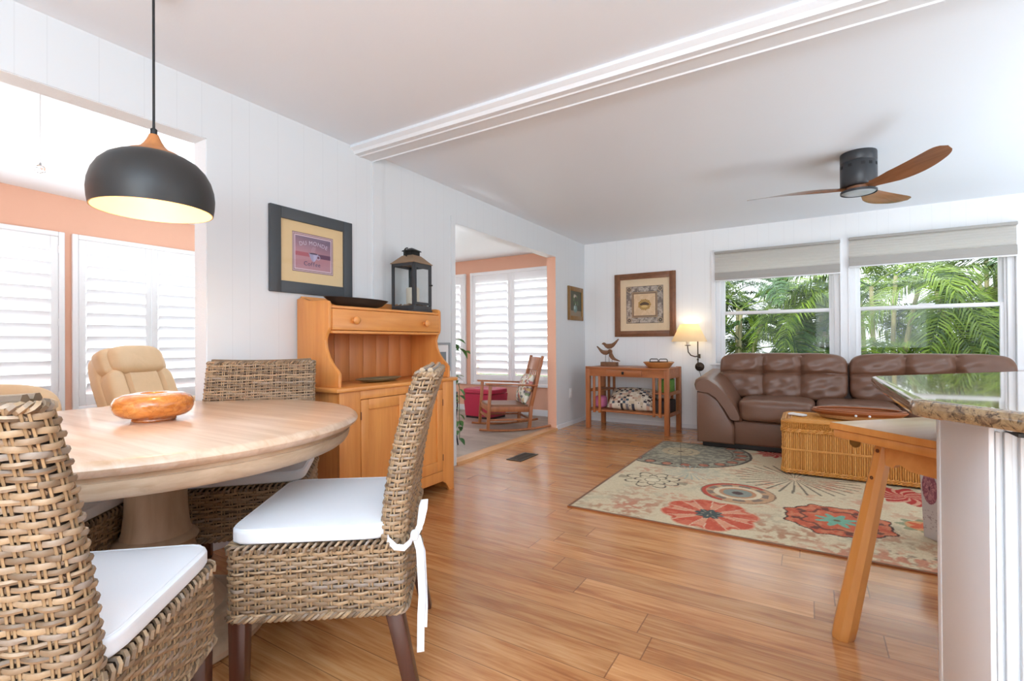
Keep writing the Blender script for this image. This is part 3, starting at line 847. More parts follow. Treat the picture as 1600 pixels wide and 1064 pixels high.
# ------------------------------------------------------------------ wicker dining chairs
def loop_pts(hw, hd, r, n):
    """rounded rectangle path, evenly spaced: list of (pos2d, normal2d)"""
    segs = [('l', (hw, -hd + r), (hw, hd - r)), ('a', (hw - r, hd - r), 0), ('l', (hw - r, hd), (-hw + r, hd)), ('a', (-hw + r, hd - r), PI / 2),
            ('l', (-hw, hd - r), (-hw, -hd + r)), ('a', (-hw + r, -hd + r), PI), ('l', (-hw + r, -hd), (hw - r, -hd)), ('a', (hw - r, -hd + r), 1.5 * PI)]
    dense = []
    for s in segs:
        if s[0] == 'l':
            for i in range(40): f = i / 40; dense.append((s[1][0] * (1 - f) + s[2][0] * f, s[1][1] * (1 - f) + s[2][1] * f))
        else:
            for i in range(12): a = s[2] + PI / 2 * i / 12; dense.append((s[1][0] + r * math.cos(a), s[1][1] + r * math.sin(a)))
    d = np.array(dense); d2 = np.vstack([d, d[:1]]); L = np.concatenate([[0], np.cumsum(np.hypot(*np.diff(d2, axis=0).T))])
    t = np.arange(n) / n * L[-1]; px = np.interp(t, L, d2[:, 0]); py = np.interp(t, L, d2[:, 1])
    tx = np.roll(px, -1) - np.roll(px, 1); ty = np.roll(py, -1) - np.roll(py, 1); l = np.hypot(tx, ty)
    return px, py, ty / l, -tx / l, L[-1]
def weave(strands, stakes, shape, rows, pitch=.0285, amp=.0040, rr=(.0034, .0057), rd=None, pair=.0046, zlo=None, zhi=None):
    """shape(z)->(hw, hd, r, offset y); rows: list of z"""
    hw, hd, r, oy = shape(rows[0]); _, _, _, _, L = loop_pts(hw, hd, r, 50)
    ns = int(round(L / pitch / 2)) * 2; n = ns * 4
    for j, z in enumerate(rows):
        hw, hd, r, oy = shape(z); px, py, nx, ny, _ = loop_pts(hw, hd, r, n)
        k = np.arange(n); off = amp * np.cos(k / 4 * PI + (j % 2) * PI) + rd.uniform(-.0006, .0006)
        dz = .0016 * np.sin(k * .37 + j * 1.7)
        # each loop is made of several canes whose ends overlap, so the tone changes along the row
        cuts = sorted(rd.sample(range(n), 4))
        for a, b in zip(cuts, cuts[1:] + [cuts[0] + n]):
            pts = [(px[i % n] + nx[i % n] * off[i % n], py[i % n] + ny[i % n] * off[i % n] + oy, z + dz[i % n]) for i in range(a, b + 1)]
            if len(pts) > 3: strands.tube(pts, n=6, flat=(rr[0], rr[1] * rd.uniform(.88, 1.05)), up=(0, 0, 1))
    zl, zh = zlo if zlo is not None else rows[0] - .006, zhi if zhi is not None else rows[-1] + .006
    for s in range(ns):
        for e in (-pair, pair):
            pts = []
            for q in range(7):
                z = zl + (zh - zl) * q / 6; hw, hd, r, oy = shape(z); px, py, nx, ny, L = loop_pts(hw, hd, r, ns * 24)
                i = int(round((s * 24) + e / L * ns * 24)) % (ns * 24)
                pts.append((px[i], py[i] + oy, z))
            stakes.tube(pts, .0027, 5)
def braid(m, hw, hd, r, z, oy, rad=.009, rt=.0055, turns=46, strands=3, zfun=None):
    n = turns * 8
    px, py, nx, ny, L = loop_pts(hw, hd, r, n)
    for k in range(strands):
        pts = []
        for i in range(n):
            a = 2 * PI * (i / n * turns + k / strands)
            pts.append((px[i] + nx[i] * rad * math.cos(a), py[i] + ny[i] * rad * math.cos(a) + oy, z + rad * .8 * math.sin(a)))
        m.tube(pts, rt, 5, closed=True)
CH_W, CH_D = .262, .245        # half width, half depth of the seat box
def make_chair(label):
    """local: faces -y, back at +y"""
    rd = random.Random(5)
    t = thing('dining_chair', label, 'chair', (0, 0, 0), 0, 'wicker dining chairs around the table')
    # seat apron
    st, sk = MB(), MB()
    shp = lambda z: (CH_W, CH_D, .028, 0)
    rows = [.272 + .0118 * i for i in range(16)]
    weave(st, sk, shp, rows, rd=rd)
    braid(st, CH_W, CH_D, .028, .262, 0, .008, .0055, 40)
    # hooped border on the top edge of the seat box
    px, py, nx, ny, L = loop_pts(CH_W, CH_D, .028, 96)
    for i in range(96):
        p = Vector((px[i], py[i], .456)); nn = Vector((nx[i], ny[i], 0)); tg = Vector((-ny[i], nx[i], 0))
        st.tube([p + nn * .007 + Vector((0, 0, -.012)), p + nn * .008 + tg * .004 + Vector((0, 0, .002)), p + tg * .010 + Vector((0, 0, .008)), p - nn * .014 + tg * .015 + Vector((0, 0, .006)), p - nn * .03 + tg * .018 + Vector((0, 0, -.004))], .0052, 5)
    a = part(st, 'seat_basket', 'rattan_strand', t)
    part(sk, 'stakes', 'rattan_stake', a)
    part(MB().box(-CH_W + .007, CH_W - .007, -CH_D + .007, CH_D - .007, .258, .452, .02), 'core', 'rattan_core', a)
    # back
    st, sk = MB(), MB()
    def bshp(z):
        f = max(0, (z - .44) / .50)
        return (CH_W - .004 - .012 * math.sin(f * PI * .5), .034, .030, CH_D - .036 + .015 * f + .085 * f * f)
    rows = [.462 + .0122 * i for i in range(39)]
    weave(st, sk, bshp, rows, rd=rd, zhi=.94)
    hw, hd, r, oy = bshp(.935)
    braid(st, hw - .006, hd - .008, .020, .938, oy, .0075, .0052, 34)
    for yy in (-.012, .012): st.tube([(x * (hw - .02), oy + yy, .944 + .006 * x * x) for x in np.linspace(-1, 1, 24)], .009, 6)
    b = part(st, 'backrest', 'rattan_strand', t)
    part(sk, 'stakes', 'rattan_stake', b)
    m = MB()
    lv = [bshp(z) for z in np.linspace(.45, .935, 9)]; zz = np.linspace(.45, .935, 9)
    def cf(u, v):
        j = min(7, int(v * 8)); f = v * 8 - j; hw = lv[j][0] * (1 - f) + lv[j + 1][0] * f; oy = lv[j][3] * (1 - f) + lv[j + 1][3] * f
        k = int(round(u * 4)) % 4; sx, sy = ((1, -1), (1, 1), (-1, 1), (-1, -1))[k]
        return (sx * (hw - .008), oy + sy * .026, .45 + .485 * v)
    vs = [cf(u / 4, v / 8) for v in range(9) for u in range(4)]
    m.add(vs, [(j * 4 + k, j * 4 + (k + 1) % 4, j * 4 + 4 + (k + 1) % 4, j * 4 + 4 + k) for j in range(8) for k in range(4)] + [(3, 2, 1, 0), (32, 33, 34, 35)])
    part(m, 'core', 'rattan_core', b)
    # legs
    for sx in (-1, 1):
        part(MB().bar((sx * .234, -.218, .27), (sx * .236, -.220, 0), .048, .048, (0, 1, 0), .003, .038, .038), 'leg', 'dark_leg', t)
        part(MB().bar((sx * .234, .210, .27), (sx * .238, .268, 0), .048, .048, (0, 1, 0), .003, .038, .038), 'leg', 'dark_leg', t)
    # cushion
    def dsp(q):
        e = max(abs(q.x), abs(q.y)); q.z *= 1 + .10 * (1 - e * e); return q
    m = MB().puff((0, -.022, .488), (.525, .455, .046), 9, 12, disp=dsp)
    zt = .508
    for z in (.5075, .470):
        px, py, nx, ny, L = loop_pts(.2525, .2175, .05, 80); m.tube([(px[i], py[i] - .022, z) for i in range(80)], .0028, 5, closed=True)
    part(m, 'cushion', 'white_canvas', t, label='white seat cushion')
    return t
chair0 = make_chair('wicker dining chair turned sideways with white ties on its back post, right of the table')
def pose(t, x, y, fx, fy):
    t.location = (x, y, 0); t.rotation_euler = (0, 0, math.atan2(fx, -fy))      # local -y -> (fx,fy)
def chair(x, y, fx, fy, label):
    c = copy_tree(chair0); c['label'] = label; pose(c, x, y, fx, fy); return c
pose(chair0, -1.352, 1.096, -.800, -.600)
chair(-1.375, .33, -.66, .75, 'wicker dining chair in the foreground, its tall back turned to the viewer')
chair(-2.138, 1.236, .732, -.682, 'wicker dining chair behind the table with its back towards the wall')
chair(-2.203, .510, .77, .63, 'wicker dining chair beyond the table pedestal, mostly hidden behind the nearest chair')
def ribbon(m, pts, w, up, th=.0015):
    m.tube(pts, n=6, flat=(th, w / 2), up=up)
m = MB()     # cushion ties knotted round the back post (local frame of the chair)
sx = 1
for s_ in (1,):
    y0 = CH_D
    ribbon(m, [(s_ * .250, .196, .475), (s_ * .268, .200, .470), (s_ * .278, .222, .452), (s_ * .276, .246, .448), (s_ * .262, .262, .458), (s_ * .235, .268, .470)], .022, (0, 0, 1))
    m.puff((s_ * .238, .272, .468), (.028, .024, .030), 3, 4)
    ribbon(m, [(s_ * .236, .278, .465), (s_ * .236, .292, .42), (s_ * .238, .296, .34), (s_ * .236, .298, .26), (s_ * .240, .296, .20)], .026, (.25, 1, 0))
    ribbon(m, [(s_ * .240, .276, .465), (s_ * .252, .288, .43), (s_ * .256, .292, .36), (s_ * .252, .294, .30), (s_ * .246, .290, .24), (s_ * .244, .288, .13)], .024, (-.2, 1, 0))
    ribbon(m, [(s_ * .236, .276, .47), (s_ * .222, .290, .50), (s_ * .200, .298, .535), (s_ * .178, .298, .552), (s_ * .162, .292, .545), (s_ * .160, .286, .525), (s_ * .175, .284, .500), (s_ * .21, .283, .472)], .020, (0, 1, 0))
TIE = part(m, 'cushion_tie', 'white_canvas', chair0, label='white fabric tie')

# ------------------------------------------------------------------ dining table
TX, TY, TR = -1.99, .82, .672
t = thing('dining_table', 'round whitewashed wood pedestal dining table', 'table', (TX, TY, 0))
m = MB().lathe([(.001, .716), (TR - .02, .716), (TR - .004, .722), (TR + .010, .733), (TR + .013, .741), (TR + .010, .749), (TR, .757), (TR - .008, .760), (.001, .760)], 120, cap=False)
part(m, 'tabletop', 'washed_table', t)
m = MB().lathe([(.40, .652), (TR - .058, .652), (TR - .042, .656), (TR - .030, .665), (TR - .022, .678), (TR - .018, .692), (TR - .018, .703), (TR - .024, .7055), (TR - .024, .7165), (.40, .7165)], 120, cap=False)
part(m, 'apron', 'washed_table_edge', t)
m = MB().lathe([(.001, .652), (.16, .652), (.16, .625), (.125, .62), (.105, .60), (.096, .56), (.092, .50), (.094, .44), (.100, .385), (.106, .362), (.122, .352), (.128, .342), (.122, .330), (.112, .322), (.122, .29), (.140, .22), (.175, .15), (.205, .110), (.215, .095), (.001, .095)], 64, cap=False)
part(m, 'pedestal', 'washed_pedestal', t)
m = MB().lathe([(.001, .096), (.235, .096), (.248, .086), (.250, .074), (.262, .066), (.330, .056), (.350, .046), (.360, .030), (.357, .010), (.345, .0), (.001, 0)], 72, cap=False)
part(m, 'base', 'washed_pedestal', t)
# hollow burl bowl
t = thing('wooden_vase', 'glossy orange burl wood hollow vessel with a small mouth on the dining table', 'vase', (-2.02, .825, .760), R(20))
m = MB().lathe([(.001, .013), (.070, .013), (.098, .018), (.115, .031), (.122, .050), (.121, .068), (.112, .084), (.090, .095), (.055, .0995), (.042, .0985), (.037, .093), (.040, .085), (.085, .075), (.10, .055), (.085, .035), (.001, .026)], 56, cap=False)
part(m, 'bowl', 'burl_wood', t)
part(MB().lathe([(.001, 0), (.064, 0), (.068, .004), (.066, .0125), (.001, .0125)], 40, cap=False), 'foot', 'burl_wood', t)

# ------------------------------------------------------------------ pendant lamp
LX, LY = -1.98, .81
t = thing('pendant_lamp', 'black dome pendant lamp with wooden neck hanging over the dining table', 'lamp', (LX, LY, ZC))
Z = lambda z: z - ZC
prof = [(.180, 1.505), (.184, 1.53), (.186, 1.56), (.183, 1.59), (.174, 1.622), (.158, 1.652), (.136, 1.676), (.110, 1.692), (.086, 1.701), (.055, 1.706)]
inner = [(r - .004, z - .003) for r, z in reversed(prof)]
m = MB().lathe([(r, Z(z)) for r, z in prof] + [(.001, Z(1.707))], 72, cap=False); s_ = part(m, 'shade', 'shade_black', t)
m = MB().lathe([(r - .0005, Z(z)) for r, z in [(.180, 1.5052)] + [(r - .004, z) for r, z in prof[:-1]] + [(.05, 1.703), (.001, 1.703)]], 72, cap=False)
part(m, 'shade_lining', 'shade_inner_gold', s_, label='gold inside of the shade')
m = MB().lathe([(.092, Z(1.698)), (.078, Z(1.709)), (.058, Z(1.717)), (.042, Z(1.727)), (.031, Z(1.740)), (.023, Z(1.754)), (.017, Z(1.768)), (.014, Z(1.776)), (.001, Z(1.776))], 48, cap=False)
part(m, 'neck', 'lamp_wood', t)
m = MB().lathe([(.001, Z(1.776)), (.0105, Z(1.776)), (.0105, Z(1.795)), (.006, Z(1.799)), (.001, Z(1.799))], 24, cap=False); part(m, 'cord_grip', 'cord_black', t)
m = MB().tube([(0, 0, Z(1.797)), (0, 0, Z(2.31))], .0042, 10); part(m, 'cord', 'cord_black', t)
m = MB().lathe([(.001, 0), (.055, 0), (.055, -.018), (.045, -.028), (.001, -.028)], 36, cap=False); part(m, 'ceiling_rose', 'cord_black', t)
m = MB().sphere((0, 0, Z(1.625)), .030); b_ = part(m, 'bulb', 'bulb_glow', t)
m = MB().tube([(0, 0, Z(1.65)), (0, 0, Z(1.703))], .016, 16); part(m, 'socket', 'cord_black', t)
d = bpy.data.lights.new('pendant_light', 'POINT'); d.energy = 2.4; d.color = (1, .78, .50); d.shadow_soft_size = .034
o = bpy.data.objects.new('pendant_light', d); COL.objects.link(o); o.location = (LX, LY, 1.565)

# ------------------------------------------------------------------ hutch
t = thing('hutch', 'honey pine hutch with a long drawer above an open shelf and cupboard doors below', 'cabinet', (-2.36, 2.245, 0))
HX, HY = -2.36, 2.245
bx = lambda m, x0, x1, y0, y1, z0, z1, bev=.003: m.box(x0 - HX, x1 - HX, y0 - HY, y1 - HY, z0, z1, bev)
yA, yB, xb, xf = 1.752, 2.738, -2.545, -2.185
m = MB()
for y0, y1 in ((yA, yA + .022), (yB - .022, yB)):
    m = MB(); bx(m, xb, xf, y0, y1, .0, .765); part(m, 'side_panel', 'honey_pine', t)
# face frame with bracket feet
m = MB(); pr = lambda poly, a, b, mm: mm.prism([(p[0] - HY, p[1]) for p in poly], a - HX, b - HX, 'x', .003)
pr([(yA, 0), (yA + .075, 0), (yA + .085, .022), (yA + .11, .055), (yA + .145, .075), (yA + .145, .765), (yA, .765)], xf, xf + .022, m)
pr([(yB, 0), (yB - .05, 0), (yB - .06, .022), (yB - .085, .055), (yB - .12, .075), (yB - .12, .765), (yB, .765)], xf, xf + .022, m)
bx(m, xf, xf + .022, yA + .145, yB - .12, .078, .150); bx(m, xf, xf + .022, yA + .145, yB - .12, .715, .765)
part(m, 'face_frame', 'honey_pine', t)
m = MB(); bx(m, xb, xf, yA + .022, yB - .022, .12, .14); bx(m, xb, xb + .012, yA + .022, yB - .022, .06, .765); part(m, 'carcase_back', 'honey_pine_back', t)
d0, d1 = yA + .148, yB - .123; mid = (d0 + d1) / 2
for a, b in ((d0, mid - .002), (mid + .002, d1)):
    m = MB(); z0, z1 = .153, .712; sw = .056; x0, x1 = xf + .002, xf + .024
    bx(m, x0, x1, a, a + sw, z0, z1); bx(m, x0, x1, b - sw, b, z0, z1); bx(m, x0, x1, a + sw, b - sw, z0, z0 + .07); bx(m, x0, x1, a + sw, b - sw, z1 - .06, z1)
    dr = part(m, 'door', 'honey_pine', t)
    m = MB(); bx(m, x0, x0 + .010, a + sw, b - sw, z0 + .07, z1 - .06, 0); part(m, 'door_panel', 'honey_pine', dr)
    hy = a - .001 if a < mid - .1 else b + .001
    for zz in (z0 + .09, z1 - .09): part(MB().tube([(x1 - HX + .001, hy - HY, zz - .022), (x1 - HX + .001, hy - HY, zz + .022)], .003, 8), 'hinge', 'peg_dark', dr)
m = MB(); bx(m, xb, xf + .040, yA - .03, yB + .03, .765, .79, .008); part(m, 'counter_top', 'honey_pine_y', t)
# upper sides, scrolled
sil = [(-2.545, .79), (-2.185, .79), (-2.183, .865), (-2.20, .885), (-2.235, .915), (-2.268, .955), (-2.29, 1.00), (-2.298, 1.05), (-2.285, 1.085), (-2.270, 1.105), (-2.265, 1.125), (-2.265, 1.255), (-2.275, 1.270), (-2.30, 1.276), (-2.42, 1.276), (-2.45, 1.282), (-2.49, 1.296), (-2.52, 1.298), (-2.545, 1.292)]
for y0, y1 in ((yA + .012, yA + .034), (yB - .034, yB - .012)):
    m = MB().prism([(p[0] - HX, p[1]) for p in sil], y0 - HY, y1 - HY, 'y', .004); part(m, 'upper_side', 'honey_pine', t)
m = MB(); n = 8; w_ = (yB - yA - .068) / n
for k in range(n): bx(m, -2.545, -2.533, yA + .034 + k * w_ + .001, yA + .034 + (k + 1) * w_ - .001, .79, 1.11, .002)
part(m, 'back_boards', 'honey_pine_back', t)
m = MB(); bx(m, -2.545, -2.272, yA + .034, yB - .034, 1.232, 1.248); bx(m, -2.545, -2.262, yA + .034, yB - .034, 1.090, 1.106); bx(m, -2.545, -2.53, yA + .034, yB - .034, 1.248, 1.31)
part(m, 'shelf', 'honey_pine_y', t)
m = MB(); bx(m, -2.53, -2.262, yA + .037, yB - .037, 1.109, 1.229, .005); dw = part(m, 'drawer', 'honey_pine_y', t)
for yy in (1.938, 2.548):
    m = MB().lathe([(.001, 0), (.013, 0), (.012, .008), (.016, .014), (.022, .020), (.024, .027), (.020, .034), (.010, .038), (.001, .039)], 28, M=Matrix.Translation((-2.262 - HX, yy - HY, 1.166)) @ Matrix.Rotation(R(90), 4, 'Y'), cap=False)
    part(m, 'knob', 'honey_pine', dw)

# things on the hutch
m = MB()
def trough(u, v):
    a = 2 * PI * u; k = v
    prof = [(.0, .004), (.55, .004), (.80, .02), (1.0, .052), (1.03, .056), (1.0, .058), (.93, .050), (.72, .022), (.4, .014), (.0, .014)]
    f = k * (len(prof) - 1); j = min(len(prof) - 2, int(f)); f -= j
    r = prof[j][0] * (1 - f) + prof[j + 1][0] * f; z = prof[j][1] * (1 - f) + prof[j + 1][1] * f
    return (.085 * r * math.cos(a), .235 * r * math.sin(a), z)
m.grid(trough, 44, 28, True)
solo(m, 'serving_bowl', 'dark_bowl', 'long dark wooden dough bowl on top of the hutch below the framed print', 'bowl', (-2.385, 2.075, 1.249))
# lantern
t = thing('lantern', 'dark metal and glass lantern on top of the hutch', 'lantern', (-2.385, 2.555, 1.2485), R(3))
hw, H = .098, .335
m = MB(); m.box(-hw - .004, hw + .004, -hw - .004, hw + .004, 0, .012, .002); m.box(-hw, hw, -hw, hw, .012, .042, .002); part(m, 'base', 'lantern_grey', t)
m = MB()
for sx in (-1, 1):
    for sy in (-1, 1): m.box(sx * hw - sx * .016, sx * hw, sy * hw - sy * .016, sy * hw, .042, H)
for s_ in (-1, 1):
    m.box(-hw, hw, s_ * hw - s_ * .010, s_ * hw, H - .018, H); m.box(s_ * hw - s_ * .010, s_ * hw, -hw, hw, H - .018, H)
m.box(hw - .006, hw + .002, -hw + .014, -hw + .030, .048, H - .016); m.box(hw - .006, hw + .002, hw - .030, hw - .014, .048, H - .016); m.box(hw - .006, hw + .002, -hw + .03, hw - .03, .048, .066); m.box(hw - .006, hw + .002, -hw + .03, hw - .03, H - .034, H - .016)
part(m, 'frame', 'lantern_grey', t)
m = MB()
for s_ in (-1, 1): m.box(-hw + .016, hw - .016, s_ * (hw - .005), s_ * (hw - .004), .043, H - .018); m.box(s_ * (hw - .005), s_ * (hw - .004), -hw + .016, hw - .016, .043, H - .018)
part(m, 'glass', 'lantern_glass', t)
def frus(m, a, z0, b, z1): m.add([(-a, -a, z0), (a, -a, z0), (a, a, z0), (-a, a, z0), (-b, -b, z1), (b, -b, z1), (b, b, z1), (-b, b, z1)], [(0, 3, 2, 1), (4, 5, 6, 7), (0, 1, 5, 4), (1, 2, 6, 5), (2, 3, 7, 6), (3, 0, 4, 7)])
m = MB(); frus(m, hw + .006, H, hw + .006, H + .006); frus(m, hw + .003, H + .006, .066, H + .042); frus(m, .066, H + .042, .046, H + .062); r_ = part(m, 'roof', 'lantern_roof_tan', t, smooth=False)
m = MB(); frus(m, .040, H + .062, .040, H + .092); frus(m, .050, H + .092, .046, H + .098); frus(m, .046, H + .098, .008, H + .118)
for s_ in (-1, 1):
    for q in (-.02, .02): m.tube([(q, s_ * .0395, H + .078), (q, s_ * .042, H + .078)], .006, 8)
part(m, 'chimney', 'iron', t, smooth=False)
m = MB(); m.tube([(.006 * 0, -.040 - .036 * math.sin(a), H + .112 - .03 * (1 - math.cos(a)) ) for a in np.linspace(.05, PI * 1.1, 16)], .0045, 8); part(m, 'handle', 'iron', t)
m = MB(); m.tube([(hw + .002, hw - .020, .19), (hw + .016, hw - .020, .19)], .004, 8); m.sphere((hw + .018, hw - .020, .19), .006, 10, 6); part(m, 'latch', 'iron', t)
m = MB().lathe([(.001, 0), (.045, 0), (.046, .004), (.046, .126), (.043, .130), (.034, .126), (.001, .118)], 36, cap=False); m.tube([(0, 0, .117), (.001, 0, .130)], .0015, 6)
solo(m, 'candle', 'candle', 'cream pillar candle standing inside the glass lantern', 'candle', (-2.385, 2.565, 1.2915))
m = MB(); rd = random.Random(3)
for i in range(70):
    x, y = rd.uniform(-.08, .08), rd.uniform(-.08, .08)
    if x * x + (y - .01) ** 2 < .052 ** 2: continue
    m.sphere((x, y, rd.uniform(.004, .012)), rd.uniform(.006, .012), 7, 5, (1, rd.uniform(.5, 1), .6), Matrix.Rotation(rd.uniform(0, 3), 4, 'Z'))
solo(m, 'potpourri', 'potpourri', 'dried potpourri chips scattered on the lantern floor', 'potpourri', (-2.385, 2.555, 1.2905), kind='stuff')
m = MB()
def plate(u, v):
    a = 2 * PI * u; prof = [(0, .004), (.5, .003), (.72, .006), (1.0, .022), (1.01, .025), (.98, .025), (.70, .011), (.4, .008), (0, .008)]
    f = v * 8; j = min(7, int(f)); f -= j; r = prof[j][0] * (1 - f) + prof[j + 1][0] * f; z = prof[j][1] * (1 - f) + prof[j + 1][1] * f
    return (.085 * r * math.cos(a), .175 * r * math.sin(a), z)
m.grid(plate, 48, 17, True)
solo(m, 'serving_plate', 'plate_olive', 'olive grey oval platter on the open shelf of the hutch', 'plate', (-2.335, 2.20, .790))

# ------------------------------------------------------------------ pictures
def text_mesh(txt, size, name, mat, parent, M, arc=None, depth=.0006):
    """letters laid along local x (optionally bent on an arc of given radius), facing +z before M"""
    vs, fs = [], []
    x = 0; glyphs = []
    for ch in txt:
        if ch == ' ': x += size * .35; continue
        c = bpy.data.curves.new('glyph', 'FONT'); c.body = ch; c.size = size; c.extrude = depth
        o = bpy.data.objects.new('glyph', c); COL.objects.link(o)
        bpy.context.view_layer.update()
        me = bpy.data.meshes.new_from_object(o.evaluated_get(bpy.context.evaluated_depsgraph_get()))
        V = [v.co.copy() for v in me.vertices]; F = [tuple(p.vertices) for p in me.polygons]
        bpy.data.objects.remove(o); bpy.data.curves.remove(c); bpy.data.meshes.remove(me)
        mx = max(v.x for v in V); glyphs.append((x, mx, V, F)); x += mx + size * .10
    m = MB(); Wd = x - size * .10
    for gx, gw, V, F in glyphs:
        if arc:
            th = (gx + gw / 2 - Wd / 2) / arc; G = Matrix.Translation((0, -arc, 0)) @ Matrix.Rotation(-th, 4, 'Z') @ Matrix.Translation((-gw / 2, arc, 0))
        else: G = Matrix.Translation((gx - Wd / 2, 0, 0))
        m.add([M @ (G @ v) for v in V], F)
    return part(m, name, mat, parent, smooth=False)
def framed(name, label, loc, rz, W, H, fw, fmat, depth=.022, prof='flat', group=None, tilt=0):
    """local: x across, z up, faces -y, origin bottom centre on the wall"""
    t = thing(name, label, 'picture', loc, rz)
    m = MB(); w2 = W / 2
    for a, b, c, d in ((-w2, -w2 + fw, 0, H), (w2 - fw, w2, 0, H), (-w2 + fw, w2 - fw, 0, fw), (-w2 + fw, w2 - fw, H - fw, H)):
        m.box(a, b, -depth, -.001, c, d, .003)
        if prof == 'stepped':
            e = fw * .38; m.box(min(a + e, b) if b - a < H * .5 and b - a <= fw + 1e-6 else a, b if b - a > fw + 1e-6 else b - e, -depth - .008, -.004, c if d - c > fw + 1e-6 else c + e, d if d - c > fw + 1e-6 else d - e, .004)
    part(m, 'frame', fmat, t); return t
def board(t, name, mat, x0, x1, z0, z1, y, th=.002): return part(MB().box(x0, x1, y, y + th, z0, z1), name, mat, t)
def print_mesh(name, x0, x1, z0, z1, y, fn, nu=160, nv=160):
    X, Zz = np.meshgrid(np.linspace(x0, x1, nu), np.linspace(z0, z1, nv)); U = (X - x0) / (x1 - x0); V = (Zz - z0) / (z1 - z0)
    return colour_mesh(name, 'print_ink', X, np.full_like(X, y), Zz, fn(U, V))
LN = lambda *c: np.array(lin(*c))
def comp(C, mask, c, a=1.0):
    mk = np.clip(mask, 0, 1)[..., None].astype(float) * a; return C * (1 - mk) + c * mk
plain('lilac_ink', lin(192, 178, 194), .6, var=0); plain('plum_ink', lin(92, 78, 108), .6, var=0)
# coffee print above the hutch
t = framed('framed_print', 'dark grey framed coffee cup print with a tan mat above the hutch', (XL, 1.879, 1.326), R(90), .566, .488, .066, 'slate_frame')
board(t, 'mat', 'mat_tan', -.22, .22, .06, .428, -.008)
def coffee(U, V):
    C = np.ones(U.shape + (3,)) * LN(176, 128, 136)
    C = comp(C, np.clip((V - .45) * 2.4 + (U - .5) * .5, 0, 1), LN(112, 100, 120))
    n = fbm(U * 9, V * 9, 5); C = comp(C, n * .5, LN(160, 110, 126), .6)
    C = comp(C, (np.abs(V - .46) < .05) & (U < .45), LN(164, 78, 90), .9); C = comp(C, (np.abs(V - .455) < .055) & (U > .45), LN(92, 58, 86), .9)
    cup = (np.abs(U - .5) < .115 * np.sqrt(np.clip((V - .30) / .2, 0, 1))) & (V < .51) & (V > .30)
    C = comp(C, cup, LN(150, 146, 176)); C = comp(C, cup & (U > .5), LN(176, 170, 200), .7); C = comp(C, (np.hypot((U - .5) / .105, (V - .505) / .02) < 1), LN(60, 44, 72))
    C = comp(C, np.abs(np.hypot((U - .62) / .04, (V - .42) / .05) - 1) < .25, LN(170, 164, 190), .8)
    for st in (-.03, .0, .03): C = comp(C, (np.abs(U - .5 - st - .015 * np.sin(V * 30)) < .006) & (V > .53) & (V < .68), LN(190, 160, 176), .5)
    e = np.minimum(np.minimum(U, 1 - U) * 1.28, np.minimum(V, 1 - V))
    C = comp(C, e < .085, LN(196, 166, 170)); C = comp(C, (e < .015) | ((e > .04) & (e < .052)), LN(104, 78, 88)); C = comp(C, (e > .07) & (e < .085), LN(210, 190, 206))
    return C
part(print_mesh('print', -.141, .141, .131, .362, -.0095, coffee), 'print', None, t)
F_ = lambda x, z, y=-.0105: Matrix.Translation((x, y, z)) @ Matrix.Rotation(R(90), 4, 'X')
text_mesh('DU MONDE', .034, 'title_lettering', 'lilac_ink', t, F_(0, .298), arc=.30)
text_mesh('Coffee', .036, 'caption_lettering', 'plum_ink', t, F_(-.01, .172))
board(t, 'glass', 'picture_glass', -.217, .217, .066, .422, -.014, .0015)
# shell print on the far wall
t = framed('framed_print', 'square wood framed shell print with a cream mat above the console table', (-1.752, YF, 1.098), 0, .765, .797, .074, 'frame_brown', .026, 'stepped')
board(t, 'mat', 'mat_cream', -.32, .32, .07, .73, -.010)
def shell(U, V):
    C = np.ones(U.shape + (3,)) * LN(152, 140, 130); n = fbm(U * 14, V * 14, 8); n2 = fbm(U * 40, V * 40, 2)
    C = comp(C, (n > .5) & (n2 > .45), LN(196, 184, 168), .8); C = comp(C, (n < .42), LN(96, 84, 78), .7)
    for cu, cv in ((.08, .08), (.92, .08), (.08, .92), (.92, .92)):
        r = np.hypot(U - cu, V - cv); C = comp(C, r < .07, LN(172, 150, 122)); C = comp(C, r < .045, LN(60, 54, 54)); C = comp(C, r < .018, LN(180, 160, 130))
    e = np.minimum(np.minimum(U, 1 - U), np.minimum(V, 1 - V))
    C = comp(C, e < .012, LN(84, 70, 62)); C = comp(C, (e > .15), LN(122, 96, 74)); C = comp(C, (e > .16) & (e < .175), LN(176, 150, 118)); C = comp(C, e > .21, LN(224, 196, 158))
    C = comp(C, (e > .21) & (n > .5), LN(208, 176, 136), .5)
    x, y = (U - .5), (V - .5); r = np.hypot(x * 1.0, y * 1.15); a = np.arctan2(y, x)
    C = comp(C, r < .17 + .012 * np.cos(a * 9), LN(192, 152, 82)); C = comp(C, (np.cos(a * 18) > .3) & (r > .06) & (r < .17), LN(140, 104, 52), .8)
    C = comp(C, np.hypot(x / .13, (y - .03 * np.cos(x * 12)) / .04) < 1, LN(84, 60, 40)); C = comp(C, np.hypot(x / .09, (y + .05) / .03) < 1, LN(224, 192, 120), .8)
    return C
part(print_mesh('print', -.232, .232, .168, .632, -.0115, shell, 190, 190), 'print', None, t)
board(t, 'glass', 'picture_glass', -.308, .308, .075, .722, -.016, .0015)
